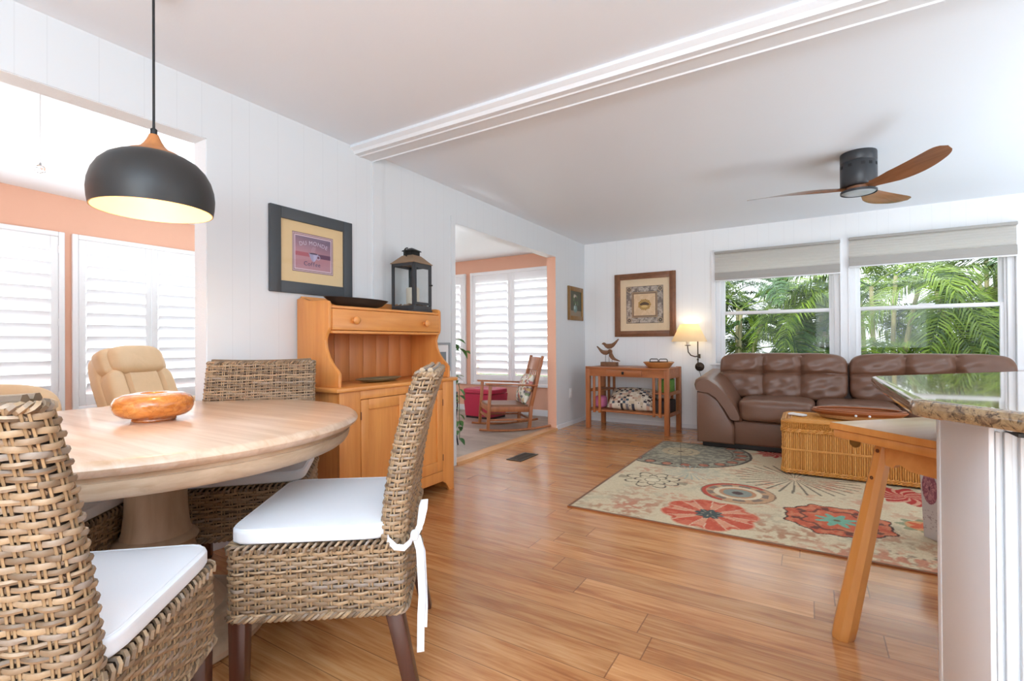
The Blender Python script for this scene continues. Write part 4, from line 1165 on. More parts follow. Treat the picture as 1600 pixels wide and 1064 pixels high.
# small still life near the corner
t = framed('framed_painting', 'small gold framed still life of flowers in a vase near the room corner', (XL, 5.735, 1.312), R(90), .452, .425, .055, 'gold_frame', .022)
def still(U, V):
    C = np.ones(U.shape + (3,)) * LN(86, 84, 66); n = fbm(U * 6, V * 6, 12); C = comp(C, n, LN(58, 60, 48), .7); C = comp(C, V < .22, LN(150, 132, 112), .7)
    C = comp(C, np.hypot((U - .45) / .17, (V - .30) / .15) < 1, LN(110, 132, 124)); C = comp(C, np.hypot((U - .40) / .06, (V - .34) / .07) < 1, LN(180, 196, 196), .7)
    rd = random.Random(4)
    for i in range(16):
        cu, cv = rd.uniform(.22, .75), rd.uniform(.48, .84); C = comp(C, np.hypot((U - cu) / .05, (V - cv) / .05) < 1, LN(*rd.choice(((196, 186, 170), (206, 200, 186), (90, 112, 74), (70, 90, 60), (160, 140, 130)))), .85)
    return C
part(print_mesh('canvas', -.175, .175, .05, .375, -.014, still, 70, 70), 'canvas', None, t)
part(MB().box(.172, .180, -.0235, -.006, .05, .375), 'gilt_slip', 'gilt_edge', t)
# pale grey frame beside the hutch
t = framed('framed_picture', 'small pale grey frame on the wall between the hutch and the opening', (XL, 3.075, .80), R(90), .205, .235, .018, 'grey_frame', .02)
board(t, 'mat', 'mat_white', -.088, .088, .016, .22, -.008)
plain('ink_grey', lin(120, 128, 132), .7)
board(t, 'print', 'ink_grey', -.045, .055, .07, .16, -.0095)

# ------------------------------------------------------------------ sofa
t = thing('sofa', 'brown leather three-seat sofa under the windows', 'sofa', (.33, 5.48, .0095))
SXc, SYc = .33, 5.48
hx = 1.28
bx = lambda m, x0, x1, y0, y1, z0, z1, bev=.02: m.box(x0 - SXc, x1 - SXc, y0 - SYc, y1 - SYc, z0, z1, bev, 3)
m = MB(); bx(m, -.90, 1.56, 5.06, 5.93, 0, .05, .005); part(m, 'plinth', 'dark_plinth', t)
m = MB(); bx(m, -.62, 1.28, 5.03, 5.93, .045, .275, .025); part(m, 'base', 'brown_leather', t)
m = MB(); bx(m, -.80, 1.46, 5.72, 5.95, .05, .80, .05); part(m, 'back_frame', 'brown_leather', t)
for s_, xo in ((1, -.945), (-1, 1.605)):
    X_ = lambda d: xo + s_ * d - SXc
    m = MB(); m.prism([(X_(0), .045), (X_(.0), .535), (X_(.10), .532), (X_(.20), .46), (X_(.30), .28), (X_(.335), .22), (X_(.335), .045)], 5.00 - SYc, 5.92 - SYc, 'y', .022, 3)
    part(m, 'arm_panel', 'brown_leather', t)
    pad = [(-.012, .555), (-.022, .60), (-.010, .645), (.03, .672), (.10, .672), (.19, .62), (.28, .52), (.36, .40), (.405, .30), (.40, .262), (.36, .255), (.32, .27), (.26, .38), (.18, .485), (.10, .535), (.03, .54)]
    m = MB(); nS = 16
    # the padded arm rises a little towards the back
    ring = []
    for j in range(nS + 1):
        v = j / nS; y = 4.975 + v * .80; lift = .05 * v; e = 1 - .10 * max(0, (.06 - v) / .06)
        cxp, czp = .19, .47
        for (px_, pz_) in pad: ring.append((X_(cxp + (px_ - cxp) * e), y - SYc + .012 * math.sin(px_ * 20) * (1 - v), czp + (pz_ - czp) * e + lift * (pz_ > .4)))
    n = len(pad); fs = [(j * n + i, j * n + (i + 1) % n, (j + 1) * n + (i + 1) % n, (j + 1) * n + i) for j in range(nS) for i in range(n)] + [tuple(range(n - 1, -1, -1)), tuple(nS * n + i for i in range(n))]
    m.add(ring, fs); part(m, 'arm_pad', 'brown_leather', t, angle=60)
def tuft(nx_, ver, hor):
    def d(q):
        u = (q.x + 1) / 2; w_ = (q.z + 1) / 2
        if q.y < 0:
            g = 0
            for x in ver: g += .30 * math.exp(-((u - x) / .022) ** 2)
            g += .22 * math.exp(-((w_ - hor) / .030) ** 2)
            for x in ver: g += .30 * math.exp(-((u - x) / .07) ** 2 - ((w_ - hor) / .11) ** 2)
            g += .04 * math.sin(u * 41 + w_ * 9) * math.sin(w_ * 13) + .03 * math.sin(u * 23 - w_ * 31)
            q.y += min(.9, g) * .75
        return q
    return d
for x0, x1 in ((-.815, .312), (.322, 1.47)):
    m = MB().puff(((x0 + x1) / 2 - SXc, 5.655 - SYc, .660), (x1 - x0, .27, .47), 6, 46, Matrix.Rotation(R(-9), 4, 'X'), tuft(3, (.36, .66), .56))
    part(m, 'back_cushion', 'brown_leather', t)
for x0, x1 in ((-.585, .045), (.050, .655), (.660, 1.265)):
    def ds(q):
        q.z *= 1 - .0 ; q.z += .10 * (math.cos(q.x * 1.4) * math.cos(q.y * 1.2)) * (q.z > 0) + .03 * math.sin(q.x * 14 + q.y * 5) * (q.y < -.5)
        return q
    m = MB().puff(((x0 + x1) / 2 - SXc, 5.30 - SYc, .372), (x1 - x0, .66, .205), 6, 20, None, ds)
    part(m, 'seat_cushion', 'brown_leather', t)

# ------------------------------------------------------------------ console table
CR = R(-4.0)
t = thing('console_table', 'oak mission style console table with slatted ends against the far wall', 'table', (-1.80, 5.70, 0), CR)
w2, d2 = .505, .235
for sx in (-1, 1):
    for sy in (-1, 1): part(MB().box(sx * w2 - sx * .055, sx * w2, sy * d2 - sy * .042, sy * d2, 0, .742, .004), 'leg', 'mission_oak', t)
part(MB().box(-w2 + .012, w2 - .012, -d2 - .008, d2 + .01, .716, .737, .004), 'tabletop', 'mission_oak_x', t)
m = MB()
m.box(-w2 + .055, w2 - .055, -d2 + .006, -d2 + .026, .628, .716); m.box(-w2 + .055, w2 - .055, d2 - .026, d2 - .006, .628, .716)
for sx in (-1, 1): m.box(sx * w2 - sx * .03, sx * w2 - sx * .012, -d2 + .042, d2 - .042, .62, .716)
part(m, 'apron', 'mission_oak_x', t)
dw = part(MB().box(-.235, .20, -d2 - .006, -d2 + .010, .640, .706, .004), 'drawer', 'mission_oak_x', t)
m = MB().tube([(-.02, -d2 - .006, .672), (-.02, -d2 - .018, .672)], .004, 10); m.box(-.034, -.006, -d2 - .022, -d2 - .016, .655, .690, .003); part(m, 'knob', 'iron', dw)
m = MB(); m.box(-w2 + .03, w2 - .03, -d2 + .03, d2 - .03, .205, .225, .003); part(m, 'lower_shelf', 'mission_oak_x', t)
for sx in (-1, 1):
    m = MB(); m.box(sx * w2 - sx * .03, sx * (w2 - .20), -d2 + .03, d2 - .03, .445, .460, .002); part(m, 'cubby_shelf', 'mission_oak_x', t)
    m = MB(); m.box(sx * w2 - sx * .034, sx * w2 - sx * .008, -d2 + .042, d2 - .042, .432, .466); m.box(sx * w2 - sx * .034, sx * w2 - sx * .008, -d2 + .042, d2 - .042, .196, .232); part(m, 'side_rail', 'mission_oak', t)
    for dx in (.105, .175):
        for sy in (-1, 1): part(MB().box(sx * (w2 - dx) - .016, sx * (w2 - dx) + .016, sy * (d2 - .022) - .007, sy * (d2 - .022) + .007, .19, .63, .002), 'slat', 'mission_oak', t)
def on_console(x, y, z):
    return Matrix.Rotation(CR, 4, 'Z') @ Vector((x, y, 0)) + Vector((-1.80, 5.70, z))
# birds
p = on_console(-.305, .02, .737)
t = thing('bird_sculpture', 'three carved brown wooden birds on wires above a block, on the console table', 'sculpture', p, R(-8))
part(MB().box(-.105, .105, -.035, .035, 0, .05, .003), 'block', 'bird_wood', t)
def bird(px, pz, s, fl, ang, py=0):
    """silhouette bird with rounded body, tail and beak; fl=-1 faces left"""
    out = [(-.09, .035), (-.075, .047), (-.058, .050), (-.043, .040), (-.030, .026), (.0, .018), (.04, .012), (.07, .018), (.135, .045), (.14, .036), (.085, -.008), (.055, -.030), (.015, -.042), (-.025, -.035), (-.050, -.012), (-.062, .012), (-.072, .028)]
    m = MB(); M = Matrix.Translation((px, py, pz)) @ Matrix.Rotation(R(ang), 4, 'Y') @ Matrix.Diagonal((-fl * s, 1, s, 1))
    m.prism([(x, z) for x, z in out], -.012, .012, 'y', .006, 2, M)
    M2 = Matrix.Translation((px, py, pz)) @ Matrix.Rotation(R(ang), 4, 'Y') @ Matrix.Diagonal((-fl * s, 1, s, 1))
    m.sphere((0, 0, 0), 1, 16, 10, (.05, .02, .030), M2 @ Matrix.Translation((.0, 0, -.01)) if False else M2) if False else None
    m.prism([(-.045, .022), (0.02, .012), (.05, -.005), (.02, -.034), (-.02, -.03), (-.048, -.008)], -.020, .020, 'y', .008, 2, M)
    part(m, 'bird', 'bird_wood', t)
    part(MB().tube([(px, py, .048), (px, py, pz - .034 * s)], .0022, 6), 'wire', 'iron', t)
bird(-.010, .255, 1.05, -1, -14, .012); bird(-.05, .175, .95, 1, 14, -.006); bird(.045, .128, .85, -1, 48, -.016)
# wooden dish with handles
p = on_console(.335, -.06, .737)
t = thing('serving_dish', 'round woven wooden dish with two dark loop handles on the console table', 'dish', p)
part(MB().lathe([(.001, 0), (.115, 0), (.125, .006), (.160, .050), (.172, .062), (.166, .066), (.150, .054), (.115, .012), (.001, .010)], 44, cap=False), 'dish', 'dish_wood', t)
for s_ in (-1, 1):
    m = MB(); m.tube([(s_ * .052 - .045, 0, .060), (s_ * .052 - .046, 0, .088), (s_ * .052 - .036, 0, .098), (s_ * .052 + .036, 0, .098), (s_ * .052 + .046, 0, .088), (s_ * .052 + .045, 0, .060)], .005, 8)
    m.tube([(s_ * .052 - .055, 0, .0625), (s_ * .052 + .055, 0, .0625)], .006, 8)
    part(m, 'handle', 'iron', t)
# patchwork pillow on the lower shelf
def quilt_mesh(name, c, size, M, fn, n=60, p=3.0):
    U, V = np.meshgrid(np.linspace(-1, 1, n), np.linspace(-1, 1, n)); b = (1 - np.abs(U) ** 2.6) * (1 - np.abs(V) ** 2.6); h = np.clip(b, 0, 1) ** .5
    ed = 1 - .10 * (1 - np.abs(V)) * 0
    Xs = np.concatenate([U * size[0] / 2 * ed, U[::-1] * size[0] / 2]); Ys = np.concatenate([V * size[1] / 2, V[::-1] * size[1] / 2]); Zs = np.concatenate([h * size[2] / 2, -h[::-1] * size[2] / 2])
    C = fn((U + 1) / 2, (V + 1) / 2); C = np.concatenate([C, C[::-1]])
    P_ = np.stack([Xs, Ys, Zs], -1).reshape(-1, 3); M3 = np.array(M.to_3x3()); P_ = P_ @ M3.T + np.array(c)
    return colour_mesh(name, 'quilt_cloth', P_[:, 0].reshape(Xs.shape), P_[:, 1].reshape(Xs.shape), P_[:, 2].reshape(Xs.shape), C)
def patch(U, V):
    r = np.random.default_rng(11); pal = [LN(*c) for c in ((212, 196, 172), (196, 176, 150), (58, 58, 70), (70, 48, 44), (126, 120, 122), (226, 214, 196), (176, 130, 120), (60, 76, 90), (40, 36, 38), (200, 164, 140), (220, 208, 190))]
    i = (U * 16).astype(int).clip(0, 15); j = (V * 12).astype(int).clip(0, 11); k = r.integers(0, len(pal), (16, 12))
    k[(np.add.outer(np.arange(16), np.arange(12)) % 2) == 0] = r.choice([0, 1, 5, 9, 10], size=((np.add.outer(np.arange(16), np.arange(12)) % 2) == 0).sum())
    C = np.array(pal)[k[i, j]]
    fx, fy = (U * 16) % 1 - .5, (V * 12) % 1 - .5; C = comp(C, (np.hypot(fx, fy) < .22) & ((i * 7 + j * 3) % 4 == 0), LN(50, 42, 46), .8)
    return C
p = on_console(.0, -.015, .0)
me = quilt_mesh('pillow', (0, .015, .352), (.56, .31, .20), Matrix.Rotation(R(42), 4, 'X'), patch, 110)
o = part(me, 'pillow', None, None, loc=(p.x, p.y, 0)); o.rotation_euler = (0, 0, CR); tag(o, 'patchwork quilted pillow on the lower shelf of the console table', 'pillow')
m = MB().puff((0, 0, .30), (.13, .17, .15), 3.5, 8); p = on_console(-.405, -.02, 0); solo(m, 'cloth_bag', 'pink_cloth', 'pink cloth bag in the left end of the console table', 'bag', (p.x, p.y, 0), CR)
m = MB().box(-.06, .06, -.12, .12, .4605, .60, .006); p = on_console(.395, 0.02, 0); solo(m, 'folded_cloth', 'green_cloth', 'green printed folded cloth in the upper right cubby of the console table', 'cloth', (p.x, p.y, 0), CR)
m = MB().box(-.085, .085, -.13, .13, .2255, .37, .01); p = on_console(.385, 0.0, 0); solo(m, 'storage_box', 'dark_box', 'dark box in the lower right cubby of the console table', 'box', (p.x, p.y, 0), CR)

# ------------------------------------------------------------------ wall lamp
t = thing('wall_lamp', 'bronze swing arm wall lamp with a lit cream shade beside the window', 'lamp', (-1.105, YF, .735))
m = MB().lathe([(.001, 0), (.052, 0), (.052, .008), (.040, .018), (.022, .024), (.001, .026)], 32, M=Matrix.Rotation(R(90), 4, 'X'), cap=False)
m.sphere((0, -.035, 0), .018, 14, 8); part(m, 'wall_plate', 'bronze', t)
m = MB().tube([(-.012, -.035, -.03), (-.012, -.040, .10), (-.012, -.045, .30)], .0065, 10); m.tube([(.006, -.04, .10), (.006, -.04, .15)], .011, 10); m.sphere((-.012, -.045, .085), .012, 12, 8); part(m, 'post', 'bronze', t)
m = MB().tube([(.0, -.045, .128), (-.04, -.055, .120), (-.085, -.07, .135), (-.112, -.085, .175), (-.116, -.09, .225), (-.116, -.09, .245)], .0065, 10)
m.lathe([(.001, .245), (.012, .245), (.034, .252), (.036, .257), (.001, .257)], 24, c=(-.116, -.09, 0), cap=False); part(m, 'arm', 'bronze', t)
m = MB().lathe([(.001, .257), (.019, .257), (.019, .305), (.001, .305)], 20, c=(-.116, -.09, 0), cap=False); part(m, 'candle_sleeve', 'plate_white', t)
m = MB().lathe([(.197, .298), (.1015, .500), (.0985, .500), (.194, .298)], 48, c=(-.095, -.115, 0), cap=False); m.v.append(m.v[0]); m.v.pop()
n = 48; m.f += [(i, (i + 1) % n, 3 * n + (i + 1) % n, 3 * n + i) for i in range(n)]
part(m, 'lamp_shade', 'lamp_shade_cream', t)
m = MB().sphere((-.1, -.10, .39), .03, 16, 10); part(m, 'bulb', 'bulb_glow', t)
m = MB().tube([(.0, -.02, -.05), (.012, -.012, -.10), (.03, -.008, -.18), (.05, -.008, -.30), (.06, -.008, -.45), (.062, -.008, -.7)], .0025, 6); part(m, 'cord', 'bronze', t)
d = bpy.data.lights.new('wall_lamp_light', 'POINT'); d.energy = .8; d.color = (1, .80, .52); d.shadow_soft_size = .035
o = bpy.data.objects.new('wall_lamp_light', d); COL.objects.link(o); o.location = (-1.205, YF - .10, 1.20)

# ------------------------------------------------------------------ ceiling fan
FX, FY = .302, 4.15
t = thing('ceiling_fan', 'three blade ceiling fan with brown wooden blades and a black motor drum', 'fan', (FX, FY, ZC))
m = MB().lathe([(.001, 0), (.106, 0), (.108, -.008), (.108, -.062), (.105, -.066), (.108, -.070), (.108, -.222), (.100, -.232), (.001, -.232)], 56, cap=False); mt = part(m, 'motor_housing', 'fan_black', t)
for a in (200, 235, 275, 300, 330):
    m = MB()
    for k in range(4):
        b = R(a + k * 3.2); m.box(-.001, .0012, -.0018, .0018, -.108, -.088, M=Matrix.Translation((.108 * math.cos(b), .108 * math.sin(b), 0)) @ Matrix.Rotation(b, 4, 'Z'))
    part(m, 'vent_grille', 'cord_black', mt)
part(MB().lathe([(.001, -.228), (.06, -.228), (.075, -.236), (.075, -.258), (.001, -.258)], 40, cap=False), 'hub', 'fan_wood', t)
for k, ang in enumerate((186, 304, 63)):
    m = MB(); nu_, nv_ = 36, 9
    top = []
    for side in (1, -1):
        for i in range(nu_):
            s = i / (nu_ - 1); r = .045 + .655 * s
            wd = .075 + .075 * math.sin(min(1, s * 1.15) * PI * .62) ** 1.5 - .02 * s; tip = 1 if s < .86 else math.sqrt(max(0.0, 1 - ((s - .86) / .14) ** 2)) * .96 + .02
            wd *= tip * (.72 + .28 * min(1, abs(s - .12) * 5)); tw = R(30) * (1 - s) ** 1.2 + R(11); sweep = .055 * math.sin(s * PI) - .035 * s
            th = .008 * (1 - .55 * s)
            for j in range(nv_):
                c = (j / (nv_ - 1) - .5); y = c * wd; edge = math.sqrt(max(0, 1 - (2 * c) ** 2))
                zz = -.244 + side * th * edge * .5 + .015 * s * s + .012 * (2 * c) ** 2 * 0
                top.append((r, sweep + y * math.cos(tw), zz - y * math.sin(tw)))
    m.add(top, [(a * nu_ * nv_ + i * nv_ + j, a * nu_ * nv_ + i * nv_ + j + 1, a * nu_ * nv_ + (i + 1) * nv_ + j + 1, a * nu_ * nv_ + (i + 1) * nv_ + j) for a in (0, 1) for i in range(nu_ - 1) for j in range(nv_ - 1)])
    off = nu_ * nv_
    m.f += [(i * nv_, (i + 1) * nv_, off + (i + 1) * nv_, off + i * nv_) for i in range(nu_ - 1)] + [(i * nv_ + nv_ - 1, (i + 1) * nv_ + nv_ - 1, off + (i + 1) * nv_ + nv_ - 1, off + i * nv_ + nv_ - 1) for i in range(nu_ - 1)]
    m.f += [((nu_ - 1) * nv_ + j, (nu_ - 1) * nv_ + j + 1, off + (nu_ - 1) * nv_ + j + 1, off + (nu_ - 1) * nv_ + j) for j in range(nv_ - 1)]
    o = part(m, 'blade', 'fan_wood', t); o.rotation_euler = (0, 0, R(ang))
part(MB().lathe([(.001, -.284), (.060, -.282), (.092, -.277), (.104, -.270), (.104, -.262), (.06, -.255), (.001, -.255)], 48, cap=False), 'light_lens', 'fan_light_lens', t)
part(MB().lathe([(.1035, -.262), (.1075, -.262), (.1075, -.278), (.1035, -.278)], 48, cap=False), 'lens_ring', 'fan_black', t)

# ------------------------------------------------------------------ trunk and what lies on it
t = thing('wicker_trunk', 'honey coloured wicker trunk used as a coffee table on the rug', 'trunk', (.29, 4.56, .0095))
hw, hd = .475, .265
st = MB()
def vwall(shape_n, hw, hd, r, z0, z1, m, pitch=.0135, rw=.0052):
    px, py, nx, ny, L = loop_pts(hw, hd, r, 50); n = int(L / pitch) // 2 * 2
    px, py, nx, ny, L = loop_pts(hw, hd, r, n)
    zz = np.linspace(z0, z1, 22)
    for i in range(n):
        m.tube([(px[i] + nx[i] * .0028 * math.cos(k * PI / 2 + i * PI) , py[i] + ny[i] * .0028 * math.cos(k * PI / 2 + i * PI), z) for k, z in enumerate(zz)], n=5, flat=(rw, .0035), up=(nx[i], ny[i], 0))
vwall(0, hw, hd, .05, .03, .330, st)
b = part(st, 'basket_body', 'trunk_strand', t)
part(MB().box(-hw + .004, hw - .004, -hd + .004, hd - .004, .02, .335, .045, 4), 'liner', 'trunk_core', b)
m = MB()
for z in (.022, .036, .332, .344): braid(m, hw + .003, hd + .003, .05, z, 0, .006, .006, 60, 2)
for z in (.19, .197): px, py, nx, ny, L = loop_pts(hw + .004, hd + .004, .05, 120); m.tube([(px[i], py[i], z) for i in range(120)], .004, 5, closed=True)
part(m, 'rims', 'trunk_strand', b)
for sx in (-1, 1):
    for sy in (-1, 1): part(MB().lathe([(.001, 0), (.02, 0), (.022, .022), (.001, .022)], 14, c=(sx * (hw - .07), sy * (hd - .07), 0), cap=False), 'foot', 'trunk_core', t)
st = MB(); vwall(0, hw + .004, hd + .004, .055, .352, .402, st, .012)
l_ = part(st, 'lid', 'trunk_strand', t)
part(MB().box(-hw + .004, hw - .004, -hd + .004, hd - .004, .346, .412, .05, 4), 'lid_panel', 'trunk_core', l_)
m = MB()
for k, (dx, z) in enumerate(((.0, .404), (-.012, .410), (-.024, .414), (-.05, .4145), (-.062, .4145))): px, py, nx, ny, L = loop_pts(hw + .004 + dx, hd + .004 + dx, .055, 100); m.tube([(px[i], py[i], z) for i in range(100)], .0068, 6, closed=True)
nst = 46
for i in range(nst):
    y = -hd + .06 + (2 * hd - .12) * i / (nst - 1); m.tube([(x, y, .412 + .0022 * math.cos(k * PI + i * PI)) for k, x in enumerate(np.linspace(-hw + .055, hw - .055, 60))], n=5, flat=(.0048, .003), up=(0, 0, 1))
part(m, 'lid_weave', 'trunk_strand', l_)
part(MB().tube([(.02, -hd - .012, .346), (.02, -hd - .016, .335), (.02, -hd - .014, .318)], .0045, 8), 'latch_peg', 'trunk_core', t)
# oval tray
t = thing('oval_tray', 'long oval woven tray with a dark band and white buttons on the wicker trunk', 'tray', (.315, 4.56, .430), R(2))
def oval(prof, a, b):
    m = MB(); k = len(prof)
    def f(u, v):
        x = v * (k - 1); j = min(k - 2, int(x)); x -= j; r = prof[j][0] * (1 - x) + prof[j + 1][0] * x; z = prof[j][1] * (1 - x) + prof[j + 1][1] * x
        return (a * r * math.cos(2 * PI * u), b * r * math.sin(2 * PI * u), z)
    return m.grid(f, 64, (k - 1) * 3 + 1, True)
part(oval([(0, .0), (.70, .0), (.78, .006), (.92, .040), (.90, .041), (.75, .012), (0, .006)], .30, .17), 'tray_body', 'basket_pale', t)
part(oval([(.90, .034), (1.0, .052), (1.02, .060), (1.0, .066), (.97, .062), (.93, .046), (.89, .040)], .30, .17), 'rim_band', 'basket_band', t)
m = MB(); m.grid(lambda u, v: (.30 * math.cos(2 * PI * u) * (.95 + .04 * math.cos(2 * PI * v)), .17 * math.sin(2 * PI * u) * (.95 + .04 * math.cos(2 * PI * v)), .070 + .006 * math.sin(2 * PI * v)), 60, 9, True)
part(m, 'top_rim', 'basket_band', t)
for a in (-96, -80): part(MB().sphere((.298 * math.cos(R(a)), .172 * math.sin(R(a)), .044), .009, 10, 6), 'button', 'plate_white', t)
m = MB().box(-.028, .028, -.065, .065, 0, .016, .006)
solo(m, 'remote_control', 'remote_white', 'small white remote control on the wicker trunk', 'remote', (-.085, 4.54, .4325), R(55))

# ------------------------------------------------------------------ floor vent and outlet
t = thing('floor_vent', 'bronze slotted floor register in the wood floor by the sunroom opening', 'vent', (-2.21, 3.79, 0))
m = MB()
for a, b, c, d in ((-.075, -.052, -.16, .16), (.052, .075, -.16, .16), (-.052, .052, -.16, -.14), (-.052, .052, .14, .16)): m.box(a, b, c, d, .0005, .006, .0015)
part(m, 'border', 'vent_brown', t)
m = MB()
for i in range(14): m.box(-.052, .052, -.138 + i * .020, -.128 + i * .020, .001, .005)
m.box(-.003, .003, -.14, .14, .001, .0055); part(m, 'grille', 'vent_brown', t)
part(MB().box(-.052, .052, -.14, .14, .0003, .0009), 'duct', 'cord_black', t)
t = thing('wall_outlet', 'white wall outlet low on the narrow wall between the opening and the corner', 'outlet', (XL, 5.585, .34))
part(MB().box(.0, .006, -.038, .038, 0, .118, .002), 'cover_plate', 'plate_white', t)
for z in (.036, .082): part(MB().box(.004, .0085, -.017, .017, z - .014, z + .014, .003), 'socket', 'vinyl_white', t)

# ------------------------------------------------------------------ sunroom furniture
RO = math.atan2(-.71, -.70)
t = thing('rocking_chair', 'small wooden rocking chair with slatted back and flat arms in the sunroom', 'chair', (-3.14, 5.03, 0), RO)
def arc(x): return .012 + .16 * x * x + (.02 * max(0, -x) if False else 0)
for sy in (-1, 1):
    y = sy * .262
    m = MB(); pts = [(x, y, arc(x)) for x in np.linspace(.40, -.46, 26)]; m.tube(pts, n=8, flat=(.016, .014), up=(0, 0, 1)); part(m, 'runner', 'mission_oak', t)
    part(MB().bar((.30, y, arc(.30)), (.265, y * .97, .545), .036, .036, (1, 0, 0), .004), 'front_leg', 'mission_oak', t)
    part(MB().bar((-.20, y * .95, arc(-.2)), (-.225, y * .95, .29), .036, .040, (1, 0, 0), .004), 'rear_leg', 'mission_oak', t)
    part(MB().bar((-.215, y * .95, .25), (-.375, y * .92, .87), .034, .044, (1, 0, 0), .004, .030, .030), 'back_post', 'mission_oak', t)
    part(MB().bar((.325, y * 1.02, .560), (-.30, y * 1.0, .525), .070, .018, (0, 0, 1), .005, .05, .018), 'arm', 'mission_oak', t)
    part(MB().bar((.285, y * .97, .14), (-.205, y * .95, .13), .016, .022, (0, 0, 1), .002), 'stretcher', 'mission_oak', t)
    part(MB().bar((.28, y * .96, .265), (-.215, y * .95, .245), .018, .062, (0, 0, 1), .003), 'side_rail', 'mission_oak', t)
for x, z, h in ((.285, .17, .03), (.28, .262, .06), (-.21, .245, .05), (-.205, .13, .022)): part(MB().box(x - .010, x + .010, -.245, .245, z - h / 2, z + h / 2, .003), 'cross_rail', 'mission_oak', t)
m = MB().puff((.04, 0, .292), (.50, .49, .035), 8, 8, Matrix.Rotation(R(-2.5), 4, 'Y')); part(m, 'seat', 'frame_brown', t)
pb = lambda f: Vector((-.215 - .16 * f, 0, .25 + .62 * f))
for f0, f1 in ((.30, .36), (.72, .97)):
    a, b = pb(f0), pb(f1); m = MB().bar((a.x, 0, a.z), (b.x, 0, b.z), .455, .020, (1, 0, 0), .004); part(m, 'back_rail', 'mission_oak', t)
for yy in (-.15, -.075, 0, .075, .15):
    a, b = pb(.35), pb(.73); part(MB().bar((a.x, yy, a.z), (b.x, yy, b.z), .030, .010, (1, 0, 0), .002), 'slat', 'mission_oak', t)
def floral(U, V):
    C = np.ones(U.shape + (3,)) * LN(226, 222, 208); r = random.Random(8)
    for i in range(170):
        cu, cv, s = r.random(), r.random(), r.uniform(.025, .06); c = r.choice(((176, 60, 70), (200, 110, 110), (90, 120, 70), (70, 96, 60), (120, 90, 110), (214, 170, 90), (60, 80, 90), (180, 90, 60)))
        C = comp(C, np.hypot((U - cu) / s, (V - cv) / (s * r.uniform(.5, 1.2))) < 1, LN(*c), .8)
    return C
Mx = Matrix.Rotation(RO, 4, 'Z')
c_ = Vector((-3.14, 5.03, 0)) + Mx @ Vector((-.205, .04, .475))
me = quilt_mesh('pillow', (0, 0, 0), (.36, .40, .13), Matrix.Rotation(R(72), 4, 'Y'), floral, 60)
o = part(me, 'pillow', None, None, loc=c_); o.rotation_euler = (0, 0, RO); tag(o, 'white floral throw pillow leaning on the back of the rocking chair', 'pillow')
# ottoman
t = thing('storage_ottoman', 'red leather storage ottoman behind the rocking chair', 'ottoman', (-3.86, 5.60, -.002), R(-4))
m = MB(); a, b = .245, .19
m.add([(-a * .9, -b * .9, .03), (a * .9, -b * .9, .03), (a * .9, b * .9, .03), (-a * .9, b * .9, .03), (-a, -b, .335), (a, -b, .335), (a, b, .335), (-a, b, .335)], [(0, 3, 2, 1), (4, 5, 6, 7), (0, 1, 5, 4), (1, 2, 6, 5), (2, 3, 7, 6), (3, 0, 4, 7)])
part(m, 'box', 'red_leather', t)
def dl(q):
    if q.z > 0:
        for u in (-.5, 0, .5): q.z -= .35 * math.exp(-((q.x - u) / .12) ** 2 - (q.y / .2) ** 2)
    return q
part(MB().puff((0, 0, .372), (.52, .41, .075), 7, 16, None, dl), 'lid', 'red_leather', t)
part(MB().box(-a * .88, a * .88, -b * .88, b * .88, .0, .032), 'plinth', 'dark_plinth', t)
# trailing plant on a small black stand
t = thing('plant_stand', 'black metal plant stand mostly hidden behind the hutch and wall edge', 'stand', (-3.16, 3.86, -.002))
m = MB()
m.lathe([(.001, .52), (.13, .52), (.13, .535), (.001, .535)], 32, cap=False); part(m, 'top', 'black_metal', t)
for a in (30, 120, 210, 300):
    part(MB().tube([(.12 * math.cos(R(a)), .12 * math.sin(R(a)), .525), (.125 * math.cos(R(a)), .125 * math.sin(R(a)), .40), (.10 * math.cos(R(a)), .10 * math.sin(R(a)), .2), (.13 * math.cos(R(a)), .13 * math.sin(R(a)), .0)], .007, 8), 'leg', 'black_metal', t)
def leaf_blade(m, p, d, L, W, nrm=(0, 0, 1)):
    p, d = Vector(p), Vector(d).normalized(); n = Vector(nrm); s = d.cross(n)
    if s.length < .05: s = d.cross(Vector((1, 0, 0)))
    s.normalize(); n = s.cross(d)
    vs = []; rows = 6
    for i in range(rows + 1):
        f = i / rows; wv = W * math.sin(PI * min(1, f ** .8)) * .5; c = p + d * L * f - n * (.35 * L * f * f)
        vs += [c - s * wv + n * wv * .3, c, c + s * wv + n * wv * .3]
    m.add(vs, [(3 * i + j, 3 * i + j + 1, 3 * i + j + 4, 3 * i + j + 3) for i in range(rows) for j in (0, 1)])
t = thing('potted_plant', 'leafy trailing houseplant showing beside the left edge of the second opening', 'plant', (-3.16, 3.86, .533))
part(MB().lathe([(.001, 0), (.075, 0), (.10, .14), (.104, .15), (.094, .15), (.08, .13), (.001, .12)], 32, cap=False), 'pot', 'plate_white', t)
rd = random.Random(21); ms, ml = MB(), MB()
def vine(pts, nl, L0):
    pts = [Vector(p) for p in pts]; ms.tube(pts, .0035, 6)
    for i in range(nl):
        f = (i + .6) / nl * (len(pts) - 1); j = min(len(pts) - 2, int(f)); p = pts[j].lerp(pts[j + 1], f - j); a = rd.uniform(0, 2 * PI)
        leaf_blade(ml, p, (math.cos(a), math.sin(a), rd.uniform(-.7, .3)), L0 * rd.uniform(.8, 1.2), L0 * .62, (0, 0, 1))
vine([(0, 0, .12), (.04, .02, .30), (.09, .0, .45), (.15, -.02, .55)], 7, .12)
vine([(0, 0, .12), (.02, -.03, .28), (.10, -.05, .42), (.20, -.03, .46), (.25, .0, .40)], 7, .12)
